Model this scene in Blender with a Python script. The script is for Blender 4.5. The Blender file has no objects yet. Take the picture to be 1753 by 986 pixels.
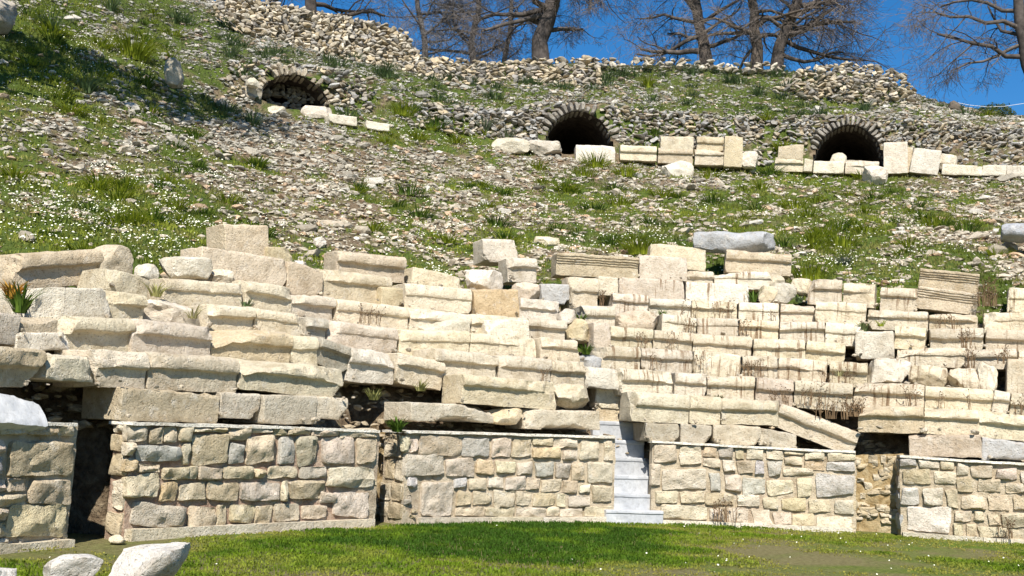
import bpy, bmesh, math, random
import numpy as np
from mathutils import Matrix, Vector

random.seed(7)
rs = np.random.RandomState(11)
SC = bpy.context.scene
COL = SC.collection
PI = math.pi

# ------------------------------------------------------------------ camera model
F = 1800.0
CX, CY = 876.5, 493.0
HC = 1.35
PITCH = math.atan(254.0 / F)
ROLL = math.atan(0.040)
CAMM = (Matrix.Rotation(PI / 2 + PITCH, 3, 'X') @ Matrix.Rotation(ROLL, 3, 'Z'))
CR = np.array(CAMM)
CAMP = np.array([0.0, 0.0, HC])
CEN = np.array([4.0, 8.0])          # centre of the orchestra circle


def ray(px, py):
    d = CR @ np.array([(px - CX) / F, -(py - CY) / F, -1.0])
    return d


def project(P):
    q = (np.asarray(P) - CAMP) @ CR
    z = np.minimum(q[..., 2], -1e-3)
    return CX + F * q[..., 0] / -z, CY - F * q[..., 1] / -z, -q[..., 2]


def ground(px, py, z=0.0):
    d = ray(px, py)
    return CAMP + d * ((z - HC) / d[2])


_gp = [(0, 945), (231, 925), (440, 912), (640, 903), (720, 898), (900, 895), (1050, 895), (1137, 897),
       (1300, 903), (1460, 911), (1640, 925), (1753, 931)]
_th, _rr = [], []
for a, b in _gp:
    p = ground(a, b)
    _th.append(math.atan2(p[0] - CEN[0], p[1] - CEN[1]))
    _rr.append(math.hypot(p[0] - CEN[0], p[1] - CEN[1]))
_o = np.argsort(_th)
_th = np.array(_th)[_o]
_rr = np.array(_rr)[_o]
_tt = np.linspace(-3.2, 3.2, 1281)
_r0 = np.interp(_tt, _th, _rr)
_k = np.exp(-0.5 * (np.arange(-40, 41) / 13.0) ** 2)
_k /= _k.sum()
_r0 = np.convolve(np.pad(_r0, 40, mode='edge'), _k, 'valid')


def R0(th):
    return np.interp(th, _tt, _r0)


def polar(th, u, z=0.0):
    r = R0(th) + u
    return np.array([CEN[0] + r * math.sin(th), CEN[1] + r * math.cos(th), z])


def at(px, py, u):
    """the point of the sight line through a photo pixel on the ring u metres behind the podium line"""
    d = ray(px, py)
    h = math.hypot(d[0], d[1])
    d = d / h

    def f(s):
        x, y = d[0] * s - CEN[0], d[1] * s - CEN[1]
        return math.hypot(x, y) - R0(math.atan2(x, y)) - u
    s = 3.0
    while f(s) < 0 and s < 90:
        s += 0.5
    lo, hi = s - 0.5, s
    for _ in range(26):
        m = 0.5 * (lo + hi)
        if f(m) < 0:
            lo = m
        else:
            hi = m
    return CAMP + d * hi


def theta_of(p):
    return math.atan2(p[0] - CEN[0], p[1] - CEN[1])


def frame_at(th):
    """X along the ring to the right, Y into the hill, Z up"""
    return np.array([math.cos(th), -math.sin(th), 0]), np.array([math.sin(th), math.cos(th), 0])


# ------------------------------------------------------------------ noise
def _hash(ix, iy, iz, seed):
    with np.errstate(over='ignore'):
        h = (ix.astype(np.uint32) * np.uint32(374761393) + iy.astype(np.uint32) * np.uint32(668265263)
             + iz.astype(np.uint32) * np.uint32(2147483647) + np.uint32((seed * 974634777 + 12345) & 0xffffffff))
        h = (h ^ (h >> np.uint32(13))) * np.uint32(1274126177)
        h = (h ^ (h >> np.uint32(16))) * np.uint32(2246822519)
        h = h ^ (h >> np.uint32(15))
    return h.astype(np.float64) / 4294967295.0


def vnoise(p, seed=0):
    p = np.asarray(p, dtype=np.float64)
    i = np.floor(p).astype(np.int64)
    f = p - i
    f = f * f * (3 - 2 * f)
    out = 0
    for dx in (0, 1):
        wx = f[:, 0] if dx else 1 - f[:, 0]
        for dy in (0, 1):
            wy = f[:, 1] if dy else 1 - f[:, 1]
            for dz in (0, 1):
                wz = f[:, 2] if dz else 1 - f[:, 2]
                out = out + wx * wy * wz * _hash(i[:, 0] + dx, i[:, 1] + dy, i[:, 2] + dz, seed)
    return out * 2 - 1


def fbm(p, seed=0, octv=3):
    p = np.asarray(p, dtype=np.float64)
    a, s, t = 1.0, 0, 0
    for o in range(octv):
        s = s + a * vnoise(p * (2.03 ** o) + 17.3 * o, seed + o)
        t += a
        a *= 0.5
    return s / t


def vfbm(p, seed=0, octv=2):
    return np.stack([fbm(p, seed, octv), fbm(p + 31.7, seed + 50, octv), fbm(p - 47.1, seed + 90, octv)], 1)


# ------------------------------------------------------------------ mesh helpers
def make_mesh(name, V, quads=None, tris=None, mat=None, smooth=True, sharp=None, col=None):
    me = bpy.data.meshes.new(name)
    V = np.asarray(V, dtype=np.float32)
    nq = 0 if quads is None else len(quads)
    nt = 0 if tris is None else len(tris)
    me.vertices.add(len(V))
    me.vertices.foreach_set('co', V.ravel())
    me.loops.add(nq * 4 + nt * 3)
    li = []
    if nq:
        li.append(np.asarray(quads, dtype=np.int32).ravel())
    if nt:
        li.append(np.asarray(tris, dtype=np.int32).ravel())
    me.loops.foreach_set('vertex_index', np.concatenate(li))
    me.polygons.add(nq + nt)
    st = np.concatenate([np.arange(nq) * 4, nq * 4 + np.arange(nt) * 3]).astype(np.int32)
    me.polygons.foreach_set('loop_start', st)
    me.polygons.foreach_set('use_smooth', np.full(nq + nt, bool(smooth)))
    if col is not None:
        a = me.attributes.new('Col', 'FLOAT_COLOR', 'POINT')
        c = np.ones((len(V), 4), dtype=np.float32)
        c[:, :3] = col
        a.data.foreach_set('color', c.ravel())
    me.update(calc_edges=True)
    me.validate()
    if smooth and sharp:
        me.set_sharp_from_angle(angle=math.radians(sharp))
    if mat is not None:
        me.materials.append(mat)
    return me


def link(name, me, parent=None, label=None, cat=None, group=None, kind=None, M=None):
    o = bpy.data.objects.new(name, me)
    COL.objects.link(o)
    if M is not None:
        o.matrix_world = M
    if parent is not None:
        o.parent = parent
    if label:
        o['label'] = label
    if cat:
        o['category'] = cat
    if group:
        o['group'] = group
    if kind:
        o['kind'] = kind
    return o


def mat4(X, Y, Z, P):
    return Matrix(((X[0], Y[0], Z[0], P[0]), (X[1], Y[1], Z[1], P[1]), (X[2], Y[2], Z[2], P[2]), (0, 0, 0, 1)))


def lerp(a, b, t):
    return np.asarray(a) * (1 - t) + np.asarray(b) * t


class Acc:
    """collects pieces into one mesh"""
    def __init__(s):
        s.V, s.Q, s.T, s.C, s.n = [], [], [], [], 0

    def add(s, V, quads=None, tris=None, col=(1, 1, 1)):
        V = np.asarray(V, dtype=np.float32)
        s.V.append(V)
        c = np.empty((len(V), 3), dtype=np.float32)
        c[:] = col
        s.C.append(c)
        if quads is not None and len(quads):
            s.Q.append(np.asarray(quads) + s.n)
        if tris is not None and len(tris):
            s.T.append(np.asarray(tris) + s.n)
        s.n += len(V)

    def mesh(s, name, mat, smooth=True, sharp=None):
        return make_mesh(name, np.concatenate(s.V), np.concatenate(s.Q) if s.Q else None,
                         np.concatenate(s.T) if s.T else None, mat, smooth, sharp, np.concatenate(s.C))


def ico(sub):
    bm = bmesh.new()
    bmesh.ops.create_icosphere(bm, subdivisions=sub, radius=1)
    bm.verts.ensure_lookup_table()
    V = np.array([v.co[:] for v in bm.verts])
    T = np.array([[v.index for v in f.verts] for f in bm.faces])
    bm.free()
    return V, T


ICO = {k: ico(k) for k in (1, 2, 3, 4)}


def rock(sub, seed, boxy=0.5, cuts=9, amp=0.06, lo=0.62, hi=0.92):
    """unit rock about the origin"""
    r = np.random.RandomState(seed)
    V, T = ICO[sub]
    V = V.copy()
    if boxy:
        m = np.abs(V).max(1, keepdims=True)
        V = V * (1 - boxy) + (V / m) * boxy * 0.82
    for _ in range(cuts):
        n = r.normal(size=3)
        n /= np.linalg.norm(n)
        d = V @ n - r.uniform(lo, hi) + amp * 0.6 * fbm(V * 4, seed + 3)
        V = V - np.outer(np.maximum(d, 0), n)
    V = V + vfbm(V * 2.1, seed, 3) * amp
    mn, mx = V.min(0), V.max(0)
    V = (V - (mn + mx) / 2) / ((mx - mn) / 2)
    return V, T


SMALL = [rock(1, 100 + k, 0.2, 9, 0.16, 0.45, 0.85) for k in range(24)]
MED = [rock(2, 200 + k, 0.2, 15, 0.07, .38, .78) for k in range(24)]


# ------------------------------------------------------------------ materials
def new_mat(name):
    m = bpy.data.materials.new(name)
    m.use_nodes = True
    nt = m.node_tree
    nt.nodes.clear()
    out = nt.nodes.new('ShaderNodeOutputMaterial')
    b = nt.nodes.new('ShaderNodeBsdfPrincipled')
    nt.links.new(b.outputs[0], out.inputs[0])
    b.inputs['Specular IOR Level'].default_value = 0.15
    return m, nt, b


def N(nt, t, **kw):
    n = nt.nodes.new(t)
    for k, v in kw.items():
        if k in ('operation', 'blend_type', 'data_type', 'attribute_name', 'attribute_type', 'noise_dimensions',
                 'feature', 'distance', 'clamp', 'interpolation_type'):
            setattr(n, k, v)
        else:
            n.inputs[k].default_value = v
    return n


def noise(nt, vec, scale, detail=4, rough=0.6, dist=0.0):
    n = N(nt, 'ShaderNodeTexNoise', Scale=scale, Detail=detail, Roughness=rough, Distortion=dist)
    nt.links.new(vec, n.inputs['Vector'])
    return n.outputs['Fac']


def ramp(nt, fac, stops):
    r = nt.nodes.new('ShaderNodeValToRGB')
    e = r.color_ramp.elements
    while len(e) > 1:
        e.remove(e[-1])
    e[0].position = stops[0][0]
    e[0].color = (*stops[0][1], 1) if not isinstance(stops[0][1], float) else (stops[0][1],) * 3 + (1,)
    for p, c in stops[1:]:
        x = e.new(p)
        x.color = (*c, 1) if not isinstance(c, float) else (c, c, c, 1)
    nt.links.new(fac, r.inputs[0])
    return r.outputs[0]


def mix(nt, bt, fac, a, b):
    m = nt.nodes.new('ShaderNodeMix')
    m.data_type = 'RGBA'
    m.blend_type = bt
    for sock, v in ((m.inputs[0], fac), (m.inputs[6], a), (m.inputs[7], b)):
        if isinstance(v, bpy.types.NodeSocket):
            nt.links.new(v, sock)
        elif isinstance(v, (int, float)):
            sock.default_value = v
        else:
            sock.default_value = (*v, 1)
    return m.outputs[2]


def math_(nt, op, a, b=None):
    m = nt.nodes.new('ShaderNodeMath')
    m.operation = op
    for sock, v in ((m.inputs[0], a), (m.inputs[1], b)):
        if v is None:
            continue
        if isinstance(v, bpy.types.NodeSocket):
            nt.links.new(v, sock)
        else:
            sock.default_value = v
    return m.outputs[0]


def bump(nt, b, h, strength, dist):
    n = N(nt, 'ShaderNodeBump', Strength=strength, Distance=dist)
    nt.links.new(h, n.inputs['Height'])
    nt.links.new(n.outputs[0], b.inputs['Normal'])


def stone_mat(name, source, rough_bump=0.5, pits=True, streaks=False):
    """source: 'object' reads the object's own colour, 'attr' the per-stone colour of the mesh"""
    m, nt, b = new_mat(name)
    tc = nt.nodes.new('ShaderNodeTexCoord')
    geo = nt.nodes.new('ShaderNodeNewGeometry')
    oi = nt.nodes.new('ShaderNodeObjectInfo')
    if source == 'object':
        vm = N(nt, 'ShaderNodeVectorMath', operation='ADD')
        comb = nt.nodes.new('ShaderNodeCombineXYZ')
        s = math_(nt, 'MULTIPLY', oi.outputs['Random'], 60.0)
        nt.links.new(s, comb.inputs[0])
        nt.links.new(s, comb.inputs[1])
        nt.links.new(tc.outputs['Object'], vm.inputs[0])
        nt.links.new(comb.outputs[0], vm.inputs[1])
        vec = vm.outputs[0]
        base = oi.outputs['Color']
    else:
        vec = geo.outputs['Position']
        a = N(nt, 'ShaderNodeAttribute', attribute_name='Col')
        base = a.outputs['Color']
    n1 = noise(nt, vec, 3.0, 5, 0.65, 0.4)
    c = mix(nt, 'MULTIPLY', 1.0, base, ramp(nt, n1, [(0.28, (0.70, 0.66, 0.60)), (0.5, (0.97, 0.96, 0.95)), (0.72, (1.12, 1.12, 1.12))]))
    n2 = noise(nt, vec, 9.0, 6, 0.7, 0.2)
    c = mix(nt, 'MIX', ramp(nt, n2, [(0.54, 0.0), (0.74, 0.36)]), c, (0.50, 0.34, 0.19))       # ochre patina
    n3 = noise(nt, vec, 5.0, 6, 0.75, 0.5)
    c = mix(nt, 'MIX', ramp(nt, n3, [(0.55, 0.0), (0.70, 0.55)]), c, (0.66, 0.62, 0.55))         # bleached patches
    n4 = noise(nt, vec, 22.0, 5, 0.7)
    c = mix(nt, 'MULTIPLY', 0.8, c, ramp(nt, n4, [(0.30, (0.42, 0.36, 0.28)), (0.42, (0.95, 0.94, 0.92)), (0.7, (1.05, 1.05, 1.05))]))
    n5 = noise(nt, vec, 2.4, 7, 0.78, 0.8)
    c = mix(nt, 'MIX', ramp(nt, n5, [(0.57, 0.0), (0.70, 0.5)]), c, (0.30, 0.265, 0.21))       # grey lichen
    n6 = noise(nt, vec, 38.0, 4, 0.8)
    c = mix(nt, 'MULTIPLY', 0.7, c, ramp(nt, n6, [(0.33, (0.45, 0.40, 0.34)), (0.45, (1, 1, 1))]))
    if streaks:
        mp = nt.nodes.new('ShaderNodeMapping')
        mp.inputs['Scale'].default_value = (17.0, 3.0, 0.9)
        nt.links.new(vec, mp.inputs['Vector'])
        ns = noise(nt, mp.outputs[0], 1.0, 4, 0.6, 0.3)
        st = ramp(nt, ns, [(0.53, 0.0), (0.62, 1.0)])
        big = ramp(nt, noise(nt, vec, 1.6, 2), [(0.45, 0.0), (0.6, 1.0)])
        st = math_(nt, 'MULTIPLY', st, big)
        st = math_(nt, 'MULTIPLY', st, oi.outputs['Alpha'])
        c = mix(nt, 'MIX', st, c, (0.20, 0.13, 0.075))
    nt.links.new(c, b.inputs['Base Color'])
    b.inputs['Roughness'].default_value = 0.9
    h = math_(nt, 'ADD', math_(nt, 'ADD', math_(nt, 'MULTIPLY', n2, 1.1), math_(nt, 'MULTIPLY', n4, 0.8)), math_(nt, 'MULTIPLY', n6, 0.45))
    if pits:
        v = N(nt, 'ShaderNodeTexVoronoi', Scale=26.0)
        nt.links.new(vec, v.inputs['Vector'])
        pit = ramp(nt, v.outputs['Distance'], [(0.12, 0.0), (0.3, 1.0)])
        gate = ramp(nt, n3, [(0.42, 1.0), (0.55, 0.0)])
        pp = mix(nt, 'MIX', gate, pit, (1, 1, 1))
        h = math_(nt, 'ADD', h, math_(nt, 'MULTIPLY', pp, 0.5))
    bump(nt, b, h, rough_bump, 0.035)
    return m


M_SEAT = stone_mat('seat_limestone', 'object', 0.8, True, True)
M_WALLSTONE = stone_mat('wall_limestone', 'attr', .85, True)
M_RUBBLE = stone_mat('rubble_limestone', 'attr', 0.6, False)


def marble_mat():
    m, nt, b = new_mat('grey_marble')
    tc = nt.nodes.new('ShaderNodeTexCoord')
    oi = nt.nodes.new('ShaderNodeObjectInfo')
    v = tc.outputs['Object']
    n = noise(nt, v, 2.2, 6, 0.6, 1.2)
    n2 = noise(nt, v, 14, 5, 0.7)
    c = mix(nt, 'MULTIPLY', 1.0, oi.outputs['Color'], ramp(nt, n, [(0.3, (0.72, 0.74, 0.78)), (0.55, (1, 1, 1)), (0.75, (1.25, 1.24, 1.2))]))
    c = mix(nt, 'MULTIPLY', 0.6, c, ramp(nt, n2, [(0.3, (0.55, 0.53, 0.5)), (0.5, (1, 1, 1))]))
    nt.links.new(c, b.inputs['Base Color'])
    b.inputs['Roughness'].default_value = 0.65
    b.inputs['Specular IOR Level'].default_value = 0.3
    bump(nt, b, n2, 0.35, 0.02)
    return m


M_MARBLE = marble_mat()


def earth_mat():
    m, nt, b = new_mat('hillside_earth')
    geo = nt.nodes.new('ShaderNodeNewGeometry')
    v = geo.outputs['Position']
    a = N(nt, 'ShaderNodeAttribute', attribute_name='Col')
    sp = nt.nodes.new('ShaderNodeSeparateColor')
    nt.links.new(a.outputs['Color'], sp.inputs[0])
    n1 = noise(nt, v, 0.9, 6, 0.65, 0.3)
    n2 = noise(nt, v, 7.0, 6, 0.7, 0.3)
    soil = ramp(nt, n2, [(0.25, (0.05, 0.036, 0.022)), (0.45, (0.14, 0.10, 0.062)), (0.62, (0.24, 0.185, 0.12)), (0.8, (0.36, 0.30, 0.21))])
    grn = ramp(nt, n2, [(0.25, (0.025, 0.04, 0.008)), (0.5, (0.075, 0.105, 0.018)), (0.75, (0.14, 0.17, 0.04))])
    k = math_(nt, 'ADD', sp.outputs[0], math_(nt, 'MULTIPLY', math_(nt, 'SUBTRACT', n1, 0.5), 1.4))
    k = ramp(nt, k, [(0.35, 0.0), (0.62, 1.0)])
    c = mix(nt, 'MIX', k, soil, grn)
    nt.links.new(c, b.inputs['Base Color'])
    b.inputs['Roughness'].default_value = 1.0
    bump(nt, b, math_(nt, 'ADD', n2, math_(nt, 'MULTIPLY', noise(nt, v, 30, 4), 0.4)), 0.9, 0.12)
    return m


M_EARTH = earth_mat()


def lawn_mat():
    m, nt, b = new_mat('orchestra_turf')
    geo = nt.nodes.new('ShaderNodeNewGeometry')
    v = geo.outputs['Position']
    n1 = noise(nt, v, 0.45, 6, 0.6, 0.6)
    n2 = noise(nt, v, 18, 6, 0.75)
    g = ramp(nt, n2, [(0.3, (0.04, 0.065, 0.008)), (0.55, (0.11, 0.16, 0.016)), (0.75, (0.19, 0.24, 0.03))])
    s = ramp(nt, n2, [(0.3, (0.09, 0.075, 0.03)), (0.55, (0.19, 0.165, 0.07)), (0.75, (0.27, 0.24, 0.13))])
    c = mix(nt, 'MIX', ramp(nt, n1, [(0.42, 1.0), (0.6, 0.0)]), g, s)
    nt.links.new(c, b.inputs['Base Color'])
    b.inputs['Roughness'].default_value = 1.0
    bump(nt, b, n2, 0.8, 0.05)
    return m


M_LAWN = lawn_mat()


def attr_mat(name, rough=0.8, trans=0.0, var=0.25):
    m, nt, b = new_mat(name)
    a = N(nt, 'ShaderNodeAttribute', attribute_name='Col')
    geo = nt.nodes.new('ShaderNodeNewGeometry')
    n = noise(nt, geo.outputs['Position'], 5.0, 3)
    c = mix(nt, 'MULTIPLY', 1.0, a.outputs['Color'], ramp(nt, n, [(0.3, (1 - var,) * 3), (0.7, (1 + var,) * 3)]))
    nt.links.new(c, b.inputs['Base Color'])
    b.inputs['Roughness'].default_value = rough
    if trans:
        t = nt.nodes.new('ShaderNodeBsdfTranslucent')
        nt.links.new(c, t.inputs[0])
        ms = nt.nodes.new('ShaderNodeMixShader')
        ms.inputs[0].default_value = trans
        nt.links.new(b.outputs[0], ms.inputs[1])
        nt.links.new(t.outputs[0], ms.inputs[2])
        nt.links.new(ms.outputs[0], nt.nodes['Material Output'].inputs[0])
    return m


M_GRASS = attr_mat('grass_blades', 0.7, 0.35)
M_PETAL = attr_mat('petals', 0.8, 0.0, 0.05)
M_BARK = attr_mat('bark', 0.95, 0.0, 0.45)
M_DRY = attr_mat('dry_stems', 0.95, 0.0, 0.2)

ALB = dict(c=(.635, .555, .42), w=(.67, .61, .50), t=(.53, .44, .30), g=(.45, .445, .43), p=(.58, .485, .375),
           o=(.56, .42, .25), s=(.46, .41, .33), y=(.56, .465, .31), m=(.45, .46, .47), d=(.33, .31, .28))


def tint(o, c, streak=0.0, r=None):
    r = r or random
    k = r.uniform(0.84, 1.08)
    b = lerp(ALB[c], np.array(ALB[r.choice('cwscyt')]), r.uniform(0, .35))
    o.color = (b[0] * k * r.uniform(.98, 1.02), b[1] * k, b[2] * k * r.uniform(.95, 1.05), streak)


# ------------------------------------------------------------------ cut blocks
def profile(kind, h, dep, r):
    if kind == 's':
        lip = r.uniform(.062, .088) if r.random() < .8 else r.uniform(.028, .045)
        k = r.uniform(.50, .60)
        P = [(lip + .004, 0), (lip, .14 * h), (lip, .28 * h), (lip, .40 * h), (lip - .003, (k - .06) * h), (lip * .84, (k - .015) * h),
             (lip * .48, (k + .012) * h), (lip * .14, (k + .035) * h), (0.0, (k + .07) * h), (-.003, (k + .13) * h), (0, .78 * h),
             (.009, .85 * h), (.024, .91 * h), (.046, .96 * h), (.075, .99 * h), (.10, h)]
    elif kind == 'm':
        P = [(.11, 0), (.10, .2 * h), (.098, .4 * h), (.096, .53 * h), (.075, .55 * h), (.073, .64 * h), (.048, .66 * h), (.046, .74 * h),
             (.022, .76 * h), (.02, .85 * h), (0, .87 * h), (0, .95 * h), (.01, .985 * h), (.03, h), (.05, h)]
    elif kind == 'step':
        P = [(.016, 0), (.016, .2 * h), (.016, .45 * h), (.016, .72 * h), (.015, .78 * h), (.003, .80 * h), (0, .82 * h), (0, .88 * h), (.003, .96 * h), (.010, .99 * h), (.022, h)]
    else:
        P = [(.01, 0), (.0, .08 * h), (0, .2 * h), (0, .32 * h), (0, .44 * h), (0, .56 * h), (0, .68 * h), (0, .8 * h), (.002, .9 * h),
             (.01, .955 * h), (.026, .99 * h), (.05, h)]
    P += [(.14, h), (.22, h), (.36 * 1, h) if dep > .4 else (dep * .8, h), (dep, h), (dep, .5 * h), (dep, 0), (dep * .5, 0)]
    return np.array(P)


def block_mesh(name, L, h, dep, kind, chips, seed, mat, amp=.010, curve=0.0):
    """x from -L/2 to L/2, front at y=0, z from 0 to h"""
    r = random.Random(seed)
    P = profile(kind, h, dep, r)
    c = P.mean(0)
    n = max(6, int(L / .045))
    xs = [0, .012] + list(np.linspace(.012, L - .012, n)[1:-1]) + [L - .012, L]
    m = len(P)
    V = []
    for i, x in enumerate(xs):
        S = P.copy()
        if i in (0, len(xs) - 1):
            S = c + (S - c) * (1 - np.minimum(.014 / (np.linalg.norm(S - c, axis=1, keepdims=True) + 1e-6), .3))
        V.append(np.column_stack([np.full(m, x - L / 2), S]))
    Q = []
    for i in range(len(xs) - 1):
        a = i * m + np.arange(m)
        b = i * m + (np.arange(m) + 1) % m
        Q.append(np.column_stack([a, a + m, b + m, b]))
    V = np.concatenate(V)
    T = []
    for end, base in ((0, 0), (1, (len(xs) - 1) * m)):
        ring = base + np.arange(m)
        for sc in (.66, .33):
            R = V[base:base + m].copy()
            cc = R.mean(0)
            R = cc + (R - cc) * sc
            nb = len(V) + np.arange(m)
            V = np.concatenate([V, R])
            q = np.column_stack([ring, np.roll(ring, -1), np.roll(nb, -1), nb])
            Q.append(q if end == 0 else q[:, ::-1])
            ring = nb
        ci = len(V)
        V = np.concatenate([V, V[base:base + m].mean(0)[None]])
        t = np.column_stack([ring, np.roll(ring, -1), np.full(m, ci)])
        T.append(t if end == 0 else t[:, ::-1])
    Q = np.concatenate(Q)
    T = np.concatenate(T)
    # broken corners: everything outside a rough plane is worn back onto it
    for ch in chips:
        s = r.uniform(.7, 1.5)
        sx = r.uniform(.3, .75)
        if ch == 'tl':
            p0, nn = (-L / 2 + .17 * s, .0, h - .05 * s), (-sx, -1, .45)
        elif ch == 'tr':
            p0, nn = (L / 2 - .17 * s, .0, h - .05 * s), (sx, -1, .45)
        elif ch == 'bl':
            p0, nn = (-L / 2 + .045 * s, .04, .05 * s), (-.8, -.5, -.7)
        elif ch == 'br':
            p0, nn = (L / 2 - .045 * s, .04, .05 * s), (.8, -.5, -.7)
        elif ch == 'L':
            p0, nn = (-L / 2 + .10, 0, h * .5), (-1, r.uniform(-.6, -.1), r.uniform(-.3, .55))
        elif ch == 'R':
            p0, nn = (L / 2 - .10, 0, h * .5), (1, r.uniform(-.6, -.1), r.uniform(-.3, .55))
        elif ch == 'D':      # slanting break of the lower far end
            p0, nn = (L / 2 - .16, .05, h * .25), (.75, -.25, -.65)
        elif ch == 'tm':
            p0, nn = (r.uniform(-.4, .4) * L, r.uniform(.015, .045), h - .06), (r.uniform(-.35, .35), -1, r.uniform(.1, .9))
        elif ch == 'top':
            p0, nn = (r.uniform(-.3, .3) * L, .1, h - .02), (r.uniform(-.3, .3), -.3, 1)
        else:                # 'u' worn underside
            p0, nn = (r.uniform(-.1, .3) * L, .02, .07), (.08, -.4, -.9)
        nn = np.array(nn, float)
        nn /= np.linalg.norm(nn)
        d = (V - np.array(p0)) @ nn + .042 * fbm(V * 10, seed % 1000 + 5, 3)
        if ch == 'tm':
            d = d - .06 * np.minimum(1, (np.abs(V[:, 0] - p0[0]) / .35) ** 2)
        if ch == 'u':
            d = d - .3 * np.clip((np.abs(V[:, 0] - p0[0]) - .3) / .5, 0, 1)
        V = V - np.outer(np.maximum(d, 0), nn)
    V = V + vfbm(V * 4.5 + seed % 97, seed % 1000, 2) * amp * 1.15 + vfbm(V * 9 + seed % 83, seed % 1000 + 3, 2) * amp * .9 + vfbm(V * 17 + seed % 89, seed % 1000 + 7, 2) * amp * .75
    return make_mesh(name, V, Q, T, mat, True, 27)


def rock_mesh(name, L, h, dep, seed, mat, boxy=.6, cuts=9, sub=4, amp=.05):
    V, T = rock(sub, seed, boxy, cuts, amp)
    V = V * np.array([L / 2, dep / 2, h / 2]) + np.array([0, dep / 2, h / 2])
    V = V + vfbm(V * 7, seed + 9, 3) * .03 + vfbm(V * 16, seed, 2) * .012
    return make_mesh(name, V, None, T, mat, True, 26)


def U(row):
    return .22 if row <= 0 else .25 + .68 * (row - 1)


DEBRIS = []


def place_block(name, row, kind, xl, xr, ytl, ytr, ybl, ybr, c, chips='', label=None, cat='seat block', group=None,
                dep=.78, ext=None, mat=None, u=None, streak=0.0, seed=None, sink=0.0):
    u = U(row) if u is None else u
    a, b = at(xl, ytl, u), at(xr, ytr, u)
    a2, b2 = at(xl, ybl, u), at(xr, ybr, u)
    top = (a + b) / 2
    h = ((a[2] - a2[2]) + (b[2] - b2[2])) / 2
    if ext is None:
        ext = .075 if row >= 2 else .02
    X = b - a
    # nearly level blocks lie level along the ring; clearly tilted ones keep their tilt
    L = np.linalg.norm(X)
    X = X / L
    if abs(X[2]) < .035:
        X[2] *= .4
        X /= np.linalg.norm(X)
    Y = np.cross([0, 0, 1], X)
    Y /= np.linalg.norm(Y)
    Z = np.cross(X, Y)
    h += ext
    base = top - Z * h
    seed = seed or (int(xl * 31 + ytl * 17) & 0xffff)
    rj = random.Random(seed + 5)
    L = max(.12, L - rj.uniform(.004, .024))
    base = base + Y * rj.uniform(-.03, .04)
    if kind != 'r' and row < 6:
        ang = rj.gauss(0, .020)
        X = X * math.cos(ang) + Z * math.sin(ang)
        Z = np.cross(X, Y)
    if kind == 'r':
        me = rock_mesh(name, L * 1.04, h * 1.04, min(dep, max(.4, L * .8)), seed, mat or M_SEAT)
    else:
        chs = chips.split() if chips else []
        rr = random.Random(seed)
        if kind == 's':
            for _ in range(rr.choice((1, 1, 2, 3))):
                chs.append(rr.choice(['tl', 'tr', 'tm', 'tm', 'tm', 'bl', 'br', 'top']))
        if kind == 'p' and rr.random() < .85:
            chs.append(rr.choice(['tl', 'tr', 'top', 'bl', 'br']))
        me = block_mesh(name, L, h, dep, kind, chs, seed, mat or M_SEAT)
    o = link(name, me, None, label, cat, group, None, mat4(X, Y, Z, base))
    DEBRIS.append((base + Z * (.02 if ext else 0), X, Y, L))
    tint(o, c, streak, random.Random(seed))
    return o


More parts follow.
